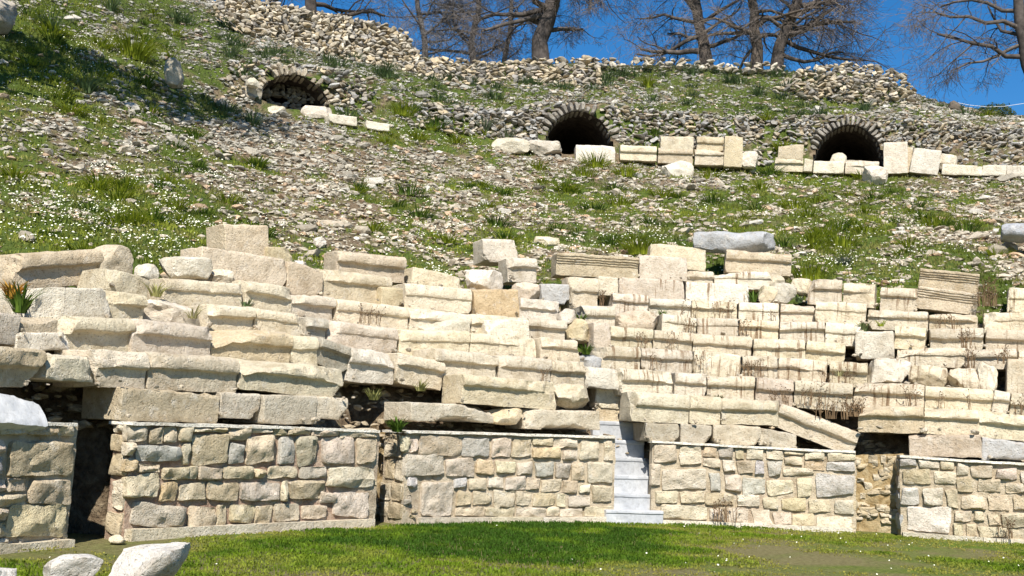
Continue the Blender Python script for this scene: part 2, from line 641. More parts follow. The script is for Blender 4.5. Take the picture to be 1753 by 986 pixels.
# ---- the catalogue of seat blocks: row, kind, xl, xr, ytl, ytr, ybl, ybr, colour, breaks, description
SEATS_A = [   # left of the stairway
    (0, 'p', 209, 379, 664, 671, 716, 724, 'y', '', 'rough ochre base block with a worn underside'),
    (0, 'p', 380, 450, 671, 674, 712, 715, 's', 'br', 'grey chipped base block'),
    (0, 'p', 450, 544, 675, 678, 722, 726, 's', '', 'grey base block with a smooth top band'),
    (0, 'p', 543, 598, 678, 682, 714, 716, 'c', 'br', 'small pale base block beside the earth hollow'),
    (0, 'p', 705, 848, 687, 695, 720, 719, 'c', 'u', 'long pale slab overhanging its bed'),
    (0, 'r', 847, 900, 697, 699, 726, 727, 'y', '', 'rough brown pitted boulder'),
    (0, 'p', 901, 1030, 699, 705, 733, 733, 'c', 'u', 'pale slab with a broken underside next to the steps'),
    (1, 's', -75, 85, 586, 598, 655, 662, 't', 'br D', 'huge broken seat block with a deep shaded lip'),
    (1, 'p', 85, 169, 601, 612, 646, 653, 'c', 'tl top', 'white topped block with a slanting break'),
    (1, 's', 167, 261, 598, 603, 659, 664, 'c', 'tm L', 'white ended seat block with a chipped lip'),
    (1, 's', 262, 415, 603, 612, 664, 671, 'c', '', 'long clean seat block with a deep shaded lip'),
    (1, 's', 416, 599, 612, 626, 671, 677, 'c', 'D', 'very long seat block broken off aslant at the hollow'),
    (1, 's', 795, 959, 643, 651, 690, 698, 'c', 'tm', 'long seat block with a flaked lip'),
    (1, 'r', 958, 1021, 655, 659, 698, 701, 'c', '', 'cracked flaking block'),
    (2.45, 'p', 1021, 1084, 658, 662, 691, 693, 'c', 'tr', 'pale squared block'),
    (1.6, 's', 115, 237, 541, 546, 571, 593, 'c', 'L tl', 'lower block'),
    (2, 'p', -40, 34, 530, 539, 575, 578, 's', '', 'rough grey brown block'),
    (2, 'p', 34, 104, 540, 545, 566, 567, 't', '', 'thin tan slab above a white slab'),
    (1.9, 'p', 30, 128, 569, 570, 597, 600, 'w', '', 'flat white slab below a tan slab'),
    (2, 's', 115, 236, 540, 545, 590, 594, 'c', 'L', 'white ended broken seat block with deep shaded lip'),
    (2, 's', 232, 368, 545, 559, 600, 605, 'c', 'bl tr', 'cream seat block with a gnawed lower corner'),
    (2, 's', 368, 506, 556, 566, 608, 616, 'y', '', 'clean yellow seat block with sharp edges'),
    (2, 's', 507, 552, 573, 577, 615, 621, 'c', 'bl', 'short seat block with small stones wedged below'),
    (2, 's', 553, 612, 577, 596, 622, 625, 's', 'tr br', 'pitted seat block with a worn lip'),
    (2, 's', 604, 683, 593, 605, 643, 652, 'w', 'tm', 'pale tilted seat block overhanging the earth hollow'),
    (2, 's', 684, 763, 604, 618, 647, 660, 'c', 'tl', 'tilted broken seat block overhanging the earth hollow'),
    (2, 's', 741, 855, 597, 604, 640, 643, 'c', 'L', 'golden seat block with a shaded lip and white end'),
    (2, 's', 856, 947, 606, 614, 648, 654, 'c', '', 'cream seat block with a dry weed on it'),
    (2, 's', 947, 1006, 614, 620, 654, 658, 'c', 'tr', 'cream seat block with a rounded end'),
    (2.1, 'p', 1005, 1063, 626, 633, 655, 659, 'w', 'tr', 'small white smooth block'),
    (3, 'p', 43, 190, 490, 495, 540, 540, 'w', 'L tm tr', 'big battered white block beside green weeds'),
    (3, 's', 191, 258, 496, 504, 537, 542, 'c', '', 'worn pale seat block'),
    (3, 'r', 258, 362, 507, 518, 546, 553, 'c', '', 'crumbled seat block reduced to rubble'),
    (3, 's', 361, 440, 519, 527, 556, 560, 'c', 'tl', 'cream seat block with a shaded lip'),
    (3, 's', 440, 527, 527, 538, 561, 571, 'c', '', 'cream seat block with a round lip'),
    (3, 's', 529, 566, 540, 546, 573, 580, 's', 'tl tm', 'narrow eroded seat block'),
    (3, 's', 567, 686, 546, 563, 590, 600, 'p', '', 'pinkish seat block with a pitted lip'),
    (3, 's', 687, 808, 562, 568, 600, 603, 'c', 'tl', 'cream seat block with lichen spots'),
    (3, 's', 808, 927, 568, 577, 603, 609, 'c', 'tm', 'cream seat block with a wavy lip'),
    (3, 's', 927, 998, 577, 583, 609, 616, 'c', 'R', 'seat block ending at the stairway'),
    (4, 'p', 192, 260, 457, 478, 496, 499, 'c', 'tr', 'pale block with a sloping top'),
    (4, 's', 285, 421, 474, 485, 515, 523, 'c', 'tr', 'cream seat block below a white boulder'),
    (4, 's', 428, 509, 477, 492, 523, 528, 'c', 'tl tr', 'broken upright seat block with a hollowed face'),
    (4, 's', 507, 579, 499, 509, 537, 543, 'c', '', 'seat block with a crisp shaded lip'),
    (4, 's', 580, 703, 511, 525, 548, 560, 'c', '', 'seat block with brown dry weeds before it'),
    (4, 's', 704, 809, 527, 536, 562, 566, 'c', 'tm', 'seat block behind a white flat stone'),
    (4, 's', 809, 906, 537, 543, 568, 572, 'c', 'tl', 'seat block partly hidden by a white stone'),
    (3.7, 'p', 727, 805, 546, 547, 566, 568, 'w', '', 'flat white stone leaning on a seat'),
    (3.7, 'p', 833, 905, 547, 547, 572, 573, 'w', 'tl', 'squared white stone lying before a seat'),
    (4, 's', 906, 972, 544, 548, 574, 578, 'c', '', 'short seat block ending at the stairway'),
    (5, 's', 890, 959, 509, 515, 543, 547, 'w', '', 'white seat block with a clear shaded lip'),
]
SEATS_B = [   # right of the stairway
    (0, 'p', 1105, 1163, 724, 725, 753, 755, 's', 'bl', 'grey chiselled base block beside the steps'),
    (0, 'p', 1165, 1219, 725, 727, 757, 759, 's', 'br', 'grey chiselled base block'),
    (0, 'p', 1219, 1302, 727, 729, 759, 762, 's', 'br bl', 'wide grey chiselled base block'),
    (0, 'p', 1302, 1366, 732, 745, 765, 767, 's', 'tr', 'grey base block with a rounded end'),
    (0, 'p', 1555, 1682, 740, 747, 777, 783, 'p', '', 'long smooth pinkish base block'),
    (0, 'p', 1682, 1790, 747, 757, 785, 794, 'g', 'u', 'grey base block with a broken lower edge'),
    (1, 's', 1081, 1181, 670, 675, 720, 723, 'c', 'L tl', 'seat block with a worn rounded end'),
    (1, 's', 1182, 1235, 676, 680, 724, 725, 'c', '', 'short clean seat block'),
    (1, 's', 1236, 1340, 680, 687, 722, 729, 'c', 'R tl', 'tan stained seat block with a crumbled end'),
    (1, 's', 1467, 1581, 695, 695, 739, 738, 'y', '', 'clean yellow seat block above a dark gap'),
    (1, 's', 1581, 1676, 697, 702, 741, 745, 'c', '', 'clean cream seat block'),
    (1, 's', 1676, 1795, 703, 714, 745, 757, 'c', 'tm', 'seat block with a flaked lip'),
    (2, 's', 1059, 1155, 629, 636, 668, 673, 'c', 'L', 'seat block with a pale rounded end'),
    (2, 's', 1156, 1212, 636, 640, 673, 677, 'c', '', 'short seat block with a thin straight lip'),
    (2, 's', 1213, 1295, 640, 645, 677, 683, 'c', '', 'seat block with green weeds at its foot'),
    (2, 's', 1295, 1361, 645, 650, 683, 689, 'p', 'tm', 'seat block with a ragged lip'),
    (2, 's', 1361, 1461, 650, 657, 690, 698, 'c', '', 'streaked seat block with dry stems before it'),
    (2, 's', 1461, 1583, 651, 658, 693, 697, 'c', '', 'clean seat block overhanging a thin gap'),
    (2, 's', 1584, 1702, 659, 667, 697, 703, 'c', '', 'seat block with a round white lip'),
    (2, 's', 1702, 1731, 667, 671, 703, 707, 'c', '', 'narrow seat block'),
    (2, 's', 1731, 1795, 671, 678, 707, 714, 'c', 'tl', 'seat block with a white spot'),
    (3, 's', 1029, 1100, 592, 594, 627, 630, 'c', 'L tl', 'seat block with a rounded shaded end'),
    (3, 's', 1100, 1187, 594, 600, 630, 636, 'c', 'tm', 'smooth seat block with a faint lip'),
    (3, 'p', 1187, 1269, 600, 607, 634, 641, 'c', 'tm bl', 'lipless crumbling seat block'),
    (3, 's', 1270, 1332, 608, 610, 640, 647, 'c', '', 'streaked seat block with a thin round lip'),
    (3, 's', 1333, 1419, 610, 618, 645, 653, 'c', '', 'seat block with a long thin lip'),
    (3, 's', 1419, 1485, 618, 621, 653, 657, 'c', '', 'seat block with a cracked lip'),
    (3, 'r', 1485, 1559, 611, 616, 650, 657, 'w', '', 'white rounded block without a lip'),
    (3, 'r', 1557, 1625, 621, 630, 658, 661, 'c', '', 'rough cream boulder'),
    (3, 'r', 1622, 1677, 630, 632, 660, 663, 'c', '', 'rough squared boulder'),
    (3, 'r', 1675, 1710, 620, 622, 667, 669, 'w', '', 'upright white stone'),
    (3, 'p', 1722, 1790, 614, 616, 668, 676, 'c', '', 'pale block beside a dark hole'),
    (4, 's', 1048, 1121, 556, 564, 592, 595, 'c', '', 'seat block beside the upright end stone'),
    (4, 's', 1121, 1188, 564, 570, 595, 601, 'c', '', 'streaked seat block'),
    (4, 's', 1188, 1290, 569, 577, 601, 609, 'c', 'tm', 'seat block with a ragged lip'),
    (4, 's', 1290, 1381, 577, 582, 609, 614, 'c', '', 'plain worn seat block'),
    (4, 's', 1381, 1449, 582, 588, 614, 619, 'c', 'tm', 'seat block with a broken end'),
    (4, 's', 1533, 1653, 591, 595, 613, 629, 'c', '', 'seat block above rough boulders'),
    (4, 's', 1653, 1742, 595, 598, 629, 620, 'c', '', 'pale smooth seat block'),
    (4, 's', 1743, 1795, 599, 602, 615, 622, 'c', '', 'pale block'),
    (5, 's', 997, 1056, 521, 525, 553, 556, 'c', 'L', 'curved seat block with a joint line'),
    (5, 'r', 1057, 1134, 528, 532, 562, 566, 'p', '', 'reddish crumbling block'),
    (5, 's', 1135, 1194, 535, 541, 566, 570, 'w', '', 'white seat block with a crisp lip'),
    (5, 's', 1194, 1265, 543, 545, 569, 573, 's', 'tm', 'dark stained seat block with an eroded lip'),
    (5, 's', 1266, 1334, 545, 549, 573, 578, 'c', '', 'streaked pale seat block'),
    (5, 's', 1335, 1414, 549, 551, 577, 583, 'w', '', 'pale smooth seat block'),
    (5, 's', 1414, 1480, 551, 555, 582, 588, 'w', '', 'pale seat block with a thin crack'),
    (4.6, 'p', 1464, 1531, 566, 568, 606, 608, 'w', 'bl', 'slipped white block with a shadow below'),
    (5, 's', 1531, 1586, 557, 560, 590, 593, 'c', 'tr', 'seat block with a chipped end'),
    (5, 's', 1592, 1684, 560, 563, 592, 596, 'c', '', 'pale seat block with faint lip'),
    (5, 's', 1688, 1790, 562, 566, 594, 600, 'c', '', 'seat block with mossy foot'),
    (6, 's', 1050, 1111, 500, 505, 531, 535, 'c', '', 'seat block with a round lip'),
    (6, 's', 1112, 1185, 509, 513, 537, 542, 'w', '', 'white seat block with a green plant'),
    (6, 's', 1185, 1264, 513, 516, 542, 547, 'c', 'tm', 'dark streaked seat block'),
    (6, 's', 1265, 1335, 516, 519, 546, 550, 'w', '', 'pale seat block with stem stains'),
    (6, 's', 1336, 1396, 519, 521, 549, 552, 'c', '', 'seat block beside a slipped slab'),
    (5.6, 's', 1396, 1485, 513, 519, 548, 547, 'c', 'bl br', 'slipped slab with a jagged underside'),
    (6, 's', 1485, 1590, 529, 533, 557, 560, 'c', '', 'seat block with small green weeds'),
    (6, 's', 1590, 1675, 533, 536, 559, 562, 'c', 'tr', 'seat block with a white broken end'),
    (6, 's', 1684, 1790, 533, 535, 562, 566, 'c', 'tl', 'spotted seat block'),
    (7, 'p', 1060, 1172, 474, 480, 505, 512, 'p', 'tl', 'pinkish block without a lip'),
    (7, 'p', 1174, 1284, 481, 488, 512, 516, 'w', '', 'smooth pale block'),
    (7, 's', 1383, 1443, 476, 478, 513, 517, 'c', 'L', 'seat block with a pink stained end'),
    (7, 's', 1444, 1499, 483, 485, 517, 521, 'c', '', 'seat block with a short round lip'),
    (7, 's', 1507, 1572, 490, 493, 526, 528, 'c', '', 'squared seat block standing on small stones'),
    (7, 's', 1726, 1790, 491, 494, 527, 532, 'c', '', 'pale seat block beyond the dry bush'),
    (8, 's', 1176, 1223, 462, 464, 483, 486, 'c', '', 'small seat block'),
    (8, 's', 1223, 1330, 461, 466, 487, 491, 'w', 'R', 'pale seat block below the pink one'),
]
ORD = ['zeroth', 'first', 'second', 'third', 'fourth', 'fifth', 'sixth', 'seventh', 'eighth', 'ninth', 'tenth', 'eleventh', 'twelfth',
       'thirteenth', 'fourteenth', 'fifteenth', 'sixteenth', 'seventeenth', 'eighteenth']


def row_name(r):
    r = int(round(r))
    return 'base course' if r <= 0 else ORD[r] + ' row'


for side, L_ in (('left', SEATS_A), ('right', SEATS_B)):
    cnt = {}
    items = sorted([b for b in L_ if b[10] != 'lower block'], key=lambda b: abs((b[2] + b[3]) / 2 - 1030))
    for b in items:
        row, kind, xl, xr, ytl, ytr, ybl, ybr, c, ch, desc = b
        k = int(round(row))
        cnt[k] = cnt.get(k, 0) + 1
        lab = '%s, %s %s of stairway, %s' % (desc, ORD[cnt[k]], side, row_name(row))
        stk = 0.0
        if side == 'right' and row >= 1.5:
            stk = .95
        elif side == 'left' and 2 <= row <= 4 and xl > 700:
            stk = .35
        nm = 'base_block' if row == 0 else 'seat_block'
        place_block(nm, row, kind, xl, xr, ytl, ytr, ybl, ybr, c, ch, lab, 'stone block',
                    'blocks of the base course' if row == 0 else 'seat blocks of the theatre', streak=stk)

# ---- loose and tumbled blocks, each with its own words
LOOSE = [
    ('fallen_block', 2.5, 'p', 1021, 1087, 690, 692, 719, 721, 'y', '', 'tan squared block lying just above the top grey step'),
    ('fallen_block', 5, 's', 21, 178, 436, 423, 489, 476, 't', 'L tl bl tl', 'large rounded tan block with a hollowed face above the battered white block'),
    ('fallen_block', 5, 'r', 170, 234, 417, 420, 470, 468, 't', '', 'upright jagged tan block with a shaded flank, end of the topmost pile'),
    ('boulder', 4.7, 'r', 297, 372, 437, 440, 473, 477, 'w', '', 'smooth white boulder lying on a seat below the pitted long block'),
    ('boulder', 4.7, 'r', 245, 278, 451, 454, 476, 477, 'w', '', 'small round white boulder among daisies'),
    ('boulder', 4.7, 'r', 370, 412, 459, 464, 480, 482, 'c', '', 'small pale boulder tucked under the pitted long block'),
    ('fallen_block', 5, 'p', 348, 495, 421, 444, 473, 487, 'p', 'br', 'long pitted pinkish block with a square stone on top'),
    ('fallen_block', 5, 'p', 495, 557, 446, 456, 492, 505, 'p', 'br', 'pitted block butting against the tilted golden block'),
    ('fallen_block', 5, 's', 557, 676, 455, 477, 505, 514, 'y', '', 'tilted golden seat block with a shaded crack below it'),
    ('fallen_block', 4.8, 'p', 655, 693, 489, 493, 518, 522, 'y', '', 'small golden block at the foot of the tilted golden seat'),
    ('fallen_block', 6, 's', 580, 697, 427, 440, 463, 481, 'p', '', 'peach seat block with a rolled lip perched above the golden one'),
    ('fallen_block', 5, 's', 696, 812, 480, 498, 517, 534, 'c', 'tm', 'tilted cream seat block with two shaded hollows'),
    ('fallen_block', 6, 'p', 708, 794, 456, 474, 482, 492, 'c', 'tr', 'thin slanting slab lying in the grass above a tilted seat'),
    ('fallen_block', 5, 'p', 812, 889, 493, 494, 534, 539, 'o', 'bl', 'orange pitted block in the middle of the pale ones'),
    ('boulder', 5.8, 'r', 805, 869, 458, 462, 493, 496, 'w', '', 'pale rounded boulder resting on the orange block'),
    ('fallen_block', 6.6, 's', 869, 920, 440, 441, 475, 477, 'c', 'tl', 'short seat block with a hollowed lip above small stones'),
    ('fallen_block', 7.5, 'p', 827, 887, 407, 409, 441, 444, 'w', 'tr', 'pale block with a dark split standing in the daisies'),
    ('fallen_block', 6.4, 'p', 382, 459, 383, 386, 432, 438, 'p', 'bl', 'squared pinkish block perched on the long pitted block'),
    ('fallen_block', 6.2, 'p', 459, 506, 421, 424, 446, 450, 't', 'tr', 'small wedge shaped block behind the long pitted block'),
    ('boulder', 6, 'r', 886, 928, 481, 483, 511, 513, 'p', '', 'rough pinkish boulder between the orange block and a grey one'),
    ('fallen_block', 6, 'p', 927, 976, 485, 486, 513, 514, 'g', '', 'small smooth grey block left of the stairway head'),
    ('boulder', 4.5, 'r', 962, 988, 528, 530, 552, 553, 'w', '', 'bright white stone stuck in the stairway'),
    ('boulder', 4.2, 'r', 972, 1016, 545, 549, 578, 581, 'y', '', 'golden rough boulder stuck in the stairway'),
    ('boulder', 2.9, 'r', 992, 1036, 605, 611, 626, 631, 'g', '', 'grey oblong stone below green weeds in the stairway'),
    ('fallen_block', 4, 'p', 1015, 1047, 551, 553, 592, 595, 'p', 'tr', 'upright end stone with a concave shaded face at the stairway'),
    ('fallen_block', 6, 's', 975, 1026, 472, 476, 521, 525, 'c', 'L tl', 'seat end with a curved face at the stairway head'),
    ('fallen_block', 6.4, 'p', 1024, 1060, 472, 475, 499, 502, 'c', '', 'small pale block beneath the moulded beam'),
    ('fallen_block', 1.05, 's', 1338, 1474, 690, 741, 733, 780, 'c', '', 'seat block fallen aslant onto the podium wall'),
    ('boulder', 7, 'r', 1300, 1337, 487, 490, 514, 516, 'c', '', 'angular broken stone beside a grass tuft'),
    ('boulder', 7, 'r', 1324, 1366, 482, 486, 513, 516, 'w', '', 'broken pale stone with a brown shaded face'),
    ('boulder', 8, 'r', 1316, 1346, 468, 470, 492, 494, 'c', '', 'rounded stone under the pink seat block'),
    ('boulder', 7.4, 'r', 1356, 1391, 474, 477, 497, 499, 'c', '', 'pale triangular stone next to a blue green plant'),
    ('fallen_block', 7.2, 'p', 1095, 1178, 436, 441, 473, 475, 'c', 'tl', 'cream rounded block butting against the moulded beam'),
    ('fallen_block', 8, 'p', 1116, 1212, 414, 426, 450, 456, 'c', 'tr tl', 'rough cream slab behind the rounded block'),
    ('fallen_block', 8.6, 's', 1243, 1357, 426, 433, 459, 466, 'p', 'tl', 'long pink pitted seat block below the grey column drum'),
]
for nm, row, kind, xl, xr, ytl, ytr, ybl, ybr, c, ch, lab in LOOSE:
    place_block(nm, row, kind, xl, xr, ytl, ytr, ybl, ybr, c, ch, lab, 'boulder' if nm == 'boulder' else 'stone block', None,
                dep=.62 if row > 5 else .7)
for lab, xl, xr, ytl, ytr, ybl, ybr, u in (
        ('grey topped moulded beam with fine grooves lying on a shaded gap', 954, 1096, 432, 440, 463, 471, U(7)),
        ('upper of two stacked moulded beams beside the dry bush', 1576, 1678, 459, 469, 488, 498, U(7.1)),
        ('lower of two stacked moulded beams beside the dry bush', 1573, 1677, 489, 502, 522, 531, U(7))):
    place_block('moulded_beam', 7, 'm', xl, xr, ytl, ytr, ybl, ybr, 't', '', lab, 'moulded beam', 'moulded entablature beams', dep=.6, u=u)

# white marble slab on the far end wall
o = place_block('marble_slab', 0, 'p', -70, 97, 636, 658, 717, 717, 'w', '', 'bright white marble slab lying on top of the podium wall',
                'marble slab', None, dep=.8, u=-.02, mat=M_MARBLE, ext=.03)
o.color = (.60, .59, .57, 0)
o.matrix_world = o.matrix_world @ Matrix.Rotation(math.radians(-34), 4, 'X')


# column drums
def drum(px0, px1, ytop, ybot, u, lab, col, seed):
    a, b = at(px0, (ytop + ybot) / 2, u), at(px1, (ytop + ybot) / 2, u)
    L = np.linalg.norm(b - a)
    rad = abs(at((px0 + px1) / 2, ytop, u)[2] - at((px0 + px1) / 2, ybot, u)[2]) / 2
    n, m = 40, 22
    V, Q = [], []
    for i in range(m + 1):
        t = i / m
        rr = rad * (1 - .10 * t)
        if i in (0, m):
            rr *= .93
        for k in range(n):
            w = 2 * PI * k / n
            V.append(((t - .5) * L, rr * math.cos(w), rr * math.sin(w) + rad))
    for i in range(m):
        for k in range(n):
            Q.append((i * n + k, i * n + (k + 1) % n, (i + 1) * n + (k + 1) % n, (i + 1) * n + k))
    V = np.array(V)
    T = []
    for base in (0, m * n):
        ci = len(V)
        V = np.concatenate([V, V[base:base + n].mean(0)[None]])
        T += [(base + k, base + (k + 1) % n, ci) if base else (base + (k + 1) % n, base + k, ci) for k in range(n)]
    r = np.random.RandomState(seed)
    for _ in range(10):
        nn = r.normal(size=3)
        nn[1] = -abs(nn[1])
        nn /= np.linalg.norm(nn)
        s = (V - [0, 0, rad]) @ nn
        d = s - s.max() * r.uniform(.72, .95) + .04 * fbm(V * 6, seed)
        V = V - np.outer(np.maximum(d, 0), nn)
    V = V + vfbm(V * 3, seed) * .05 + vfbm(V * 9, seed) * .02
    me = make_mesh('column_drum', V, Q, T, M_SEAT, True, 30)
    X = (b - a) / L
    Y = np.cross([0, 0, 1], X)
    Y /= np.linalg.norm(Y)
    Z = np.cross(X, Y)
    o = link('column_drum', me, None, lab, 'column drum', 'fallen column drums', None, mat4(X, Y, Z, (a + b) / 2 - Z * rad))
    o.color = col


drum(1186, 1332, 396, 434, 6.1, 'grey marble column drum lying above the pink seat block', (.37, .375, .38, 0), 5)
drum(1714, 1800, 382, 416, 9.0, 'short grey drum half out of frame on the stony slope', (.36, .37, .39, 0), 9)

# ------------------------------------------------------------------ podium walls
UW = .10       # mortar face of the podium


def pillow(acc, c0, X, Y, Z, w, h, prot, col, seed, back=.06):
    """one rounded wall stone centred at c0 on the mortar face; Y points into the wall"""
    r = random.Random(seed)
    nx, nz = max(5, int(w / .05)), max(5, int(h / .05))
    nx, nz = min(nx, 13), min(nz, 11)

    def ticks(k):
        return np.concatenate([[-1, -.985, -.90], np.linspace(-.74, .74, k), [.90, .985, 1]])
    tx, tz = ticks(nx), ticks(nz)
    nx, nz = len(tx), len(tz)
    gx, gz = np.meshgrid(tx, tz, indexing='ij')
    gx, gz = gx.ravel(), gz.ravel()
    p = r.uniform(8.0, 22.0)
    # superellipse outline
    m = np.maximum(np.abs(gx), np.abs(gz)) + 1e-9
    q = (np.abs(gx) ** p + np.abs(gz) ** p) ** (1 / p) + 1e-9
    k = m / q
    ox, oz = gx * k, gz * k
    edge = np.clip((m - .72) / .28, 0, 1)
    dep = prot * (1 - .62 * edge ** 2.5) - (m > .995) * back
    for _ in range(4):
        fx, fz = r.uniform(-.8, .8), r.uniform(-.8, .8)
        dep = np.minimum(dep, prot * (r.uniform(.75, 1.25) + fx * ox + fz * oz)) if back else dep
    dep = np.where(m > .995, -back, np.maximum(dep, prot * .08))
    J = [(r.uniform(-.16, .03), r.uniform(-.16, .03)) for _ in range(4)]
    mn = min(w, h)
    x, z = ox * w / 2, oz * h / 2
    for (sx_, sz_), (jx, jz) in zip(((-1, -1), (1, -1), (1, 1), (-1, 1)), J):
        wt = np.clip((1 + sx_ * ox) / 2, 0, 1) * np.clip((1 + sz_ * oz) / 2, 0, 1)
        x = x + wt * sx_ * jx * mn
        z = z + wt * sz_ * jz * mn
    pts = np.column_stack([x, -dep, z])
    nz3 = vfbm(pts * 5.5 + seed % 331, seed % 999, 3)
    pts[:, 1] += nz3[:, 1] * .05 * np.clip(1.2 - edge, .25, 1)
    pts[:, 1] += .022 * fbm(pts * 13 + seed % 77, seed % 991, 2)
    pts[:, 0] += nz3[:, 0] * .03
    pts[:, 2] += nz3[:, 2] * .03
    P = c0 + np.outer(pts[:, 0], X) + np.outer(pts[:, 1], Y) + np.outer(pts[:, 2], Z)
    i, j = np.meshgrid(np.arange(nx - 1), np.arange(nz - 1), indexing='ij')
    a = (i * nz + j).ravel()
    acc.add(P, np.column_stack([a, a + nz, a + nz + 1, a + 1]), None, col)


def wall_strip(pxs, z0f, z1f, u0, u1, nz, seed, amp, mat, name, nu=8, ends=True):
    """a curved solid between two rings and two heights, along photo columns pxs"""
    th = [theta_of(at(px, 850, u0)) for px in pxs]
    n = len(pxs)
    secs = []
    for i, t in enumerate(th):
        z0, z1 = z0f(pxs[i]), z1f(pxs[i])
        sec = [polar(t, u0, z0 + (z1 - z0) * k / nz) for k in range(nz + 1)]
        sec += [polar(t, u0 + (u1 - u0) * k / nu, z1) for k in range(1, nu + 1)]
        sec += [polar(t, u1, z0)]
        secs.append(sec)
    V = np.array(secs)
    m = V.shape[1]
    V = V.reshape(-1, 3)
    Q = []
    for i in range(n - 1):
        for k in range(m - 1):
            a = i * m + k
            Q.append((a, a + m, a + m + 1, a + 1))
    if ends:
        # end faces as grids between front column and back
        for i, flip in ((0, False), (n - 1, True)):
            base = len(V)
            rows = []
            for k in range(nz + 1):
                f = V[i * m + k]
                b = np.array([*polar(th[i], u1)[:2], f[2]])
                for j in range(nu + 1):
                    rows.append(f + (b - f) * j / nu)
            V = np.concatenate([V, np.array(rows)])
            for k in range(nz):
                for j in range(nu):
                    a = base + k * (nu + 1) + j
                    q = (a, a + 1, a + nu + 2, a + nu + 1)
                    Q.append(q[::-1] if flip else q)
    V = V + vfbm(V * 3.2, seed, 3) * amp + vfbm(V * 14, seed + 4, 2) * amp * .5
    return V, np.array(Q), th


def interp_line(pts):
    xs, ys = zip(*pts)
    return lambda x: float(np.interp(x, xs, ys))


def mortar_mat(pink):
    m, nt, b = new_mat('pink_mortar' if pink else 'lime_mortar')
    geo = nt.nodes.new('ShaderNodeNewGeometry')
    v = geo.outputs['Position']
    n = noise(nt, v, 5, 5, .7)
    n2 = noise(nt, v, 40, 4, .7)
    n3 = noise(nt, v, .8, 2, .5)
    c = ramp(nt, n, [(.3, (.20, .125, .09)), (.5, (.36, .25, .18)), (.7, (.48, .38, .28))])
    c2 = ramp(nt, n, [(.3, (.26, .20, .13)), (.5, (.45, .37, .26)), (.7, (.56, .48, .36))])
    c = mix(nt, 'MIX', ramp(nt, n3, [(.5, 0.0), (.7, 1.0)] if pink else [(.2, 0.0), (.38, 1.0)]), c, c2)
    nt.links.new(c, b.inputs['Base Color'])
    b.inputs['Roughness'].default_value = 1
    bump(nt, b, math_(nt, 'ADD', n, n2), .8, .03)
    return m


M_MORTAR = mortar_mat(False)
M_PINK = mortar_mat(True)


def niche_mat():
    m, nt, b = new_mat('ochre_earth')
    geo = nt.nodes.new('ShaderNodeNewGeometry')
    v = geo.outputs['Position']
    n = noise(nt, v, 3.5, 6, .7, .8)
    n2 = noise(nt, v, 14, 5, .7)
    nt.links.new(ramp(nt, n, [(.3, (.13, .085, .035)), (.45, (.30, .21, .10)), (.6, (.46, .36, .21)), (.75, (.54, .45, .31))]), b.inputs['Base Color'])
    b.inputs['Roughness'].default_value = 1
    bump(nt, b, math_(nt, 'ADD', n, math_(nt, 'MULTIPLY', n2, .5)), .8, .08)
    return m


M_NICHE = niche_mat()

WALLS = []
W1 = [(0, 725, 43, 746, 't'), (45, 726, 97, 748, 'o'), (98, 726, 126, 748, 'c'), (8, 750, 122, 817, 't'), (-40, 748, 6, 777, 'p'),
      (-40, 778, 5, 817, 'g'), (-40, 820, 8, 843, 'p'), (10, 820, 42, 838, 't'), (-40, 843, 44, 868, 't'), (46, 822, 116, 862, 't'),
      (-40, 870, 11, 895, 't'), (12, 864, 112, 918, 'y'), (-40, 897, 11, 921, 't')]
W2 = [(205, 725, 252, 757, 'c'), (253, 728, 278, 760, 't'), (279, 728, 303, 757, 'y'), (304, 728, 330, 757, 'p'), (330, 729, 386, 741, 't'),
      (328, 743, 388, 796, 'y'), (389, 756, 417, 796, 'g'), (389, 729, 430, 754, 't'), (419, 743, 471, 796, 'y'), (475, 749, 503, 794, 'g'),
      (506, 746, 544, 798, 's'), (546, 750, 604, 799, 'p'), (609, 751, 644, 797, 'p'), (431, 730, 466, 741, 'p'), (467, 731, 492, 746, 't'),
      (493, 731, 530, 744, 't'), (532, 733, 579, 747, 'y'), (582, 733, 645, 749, 'c'), (231, 762, 309, 791, 'm'), (208, 758, 230, 784, 'c'),
      (311, 761, 326, 791, 's'), (205, 786, 236, 807, 'o'), (238, 793, 275, 808, 'p'), (212, 809, 271, 854, 'c'), (280, 800, 336, 821, 't'),
      (338, 799, 377, 821, 't'), (381, 797, 433, 821, 'y'), (435, 800, 456, 819, 'y'), (457, 797, 509, 821, 't'), (512, 798, 558, 822, 's'),
      (560, 803, 640, 837, 'c'), (274, 825, 303, 859, 'o'), (304, 825, 351, 862, 't'), (353, 824, 408, 861, 't'), (410, 823, 479, 861, 's'),
      (481, 824, 493, 856, 'c'), (495, 824, 556, 858, 't'), (222, 861, 317, 903, 's'), (319, 864, 368, 899, 't'), (370, 863, 389, 897, 't'),
      (391, 862, 436, 897, 'y'), (438, 863, 466, 895, 't'), (468, 861, 511, 894, 'p'), (514, 862, 559, 889, 't'), (546, 842, 575, 861, 'p'),
      (565, 840, 634, 888, 'c')]
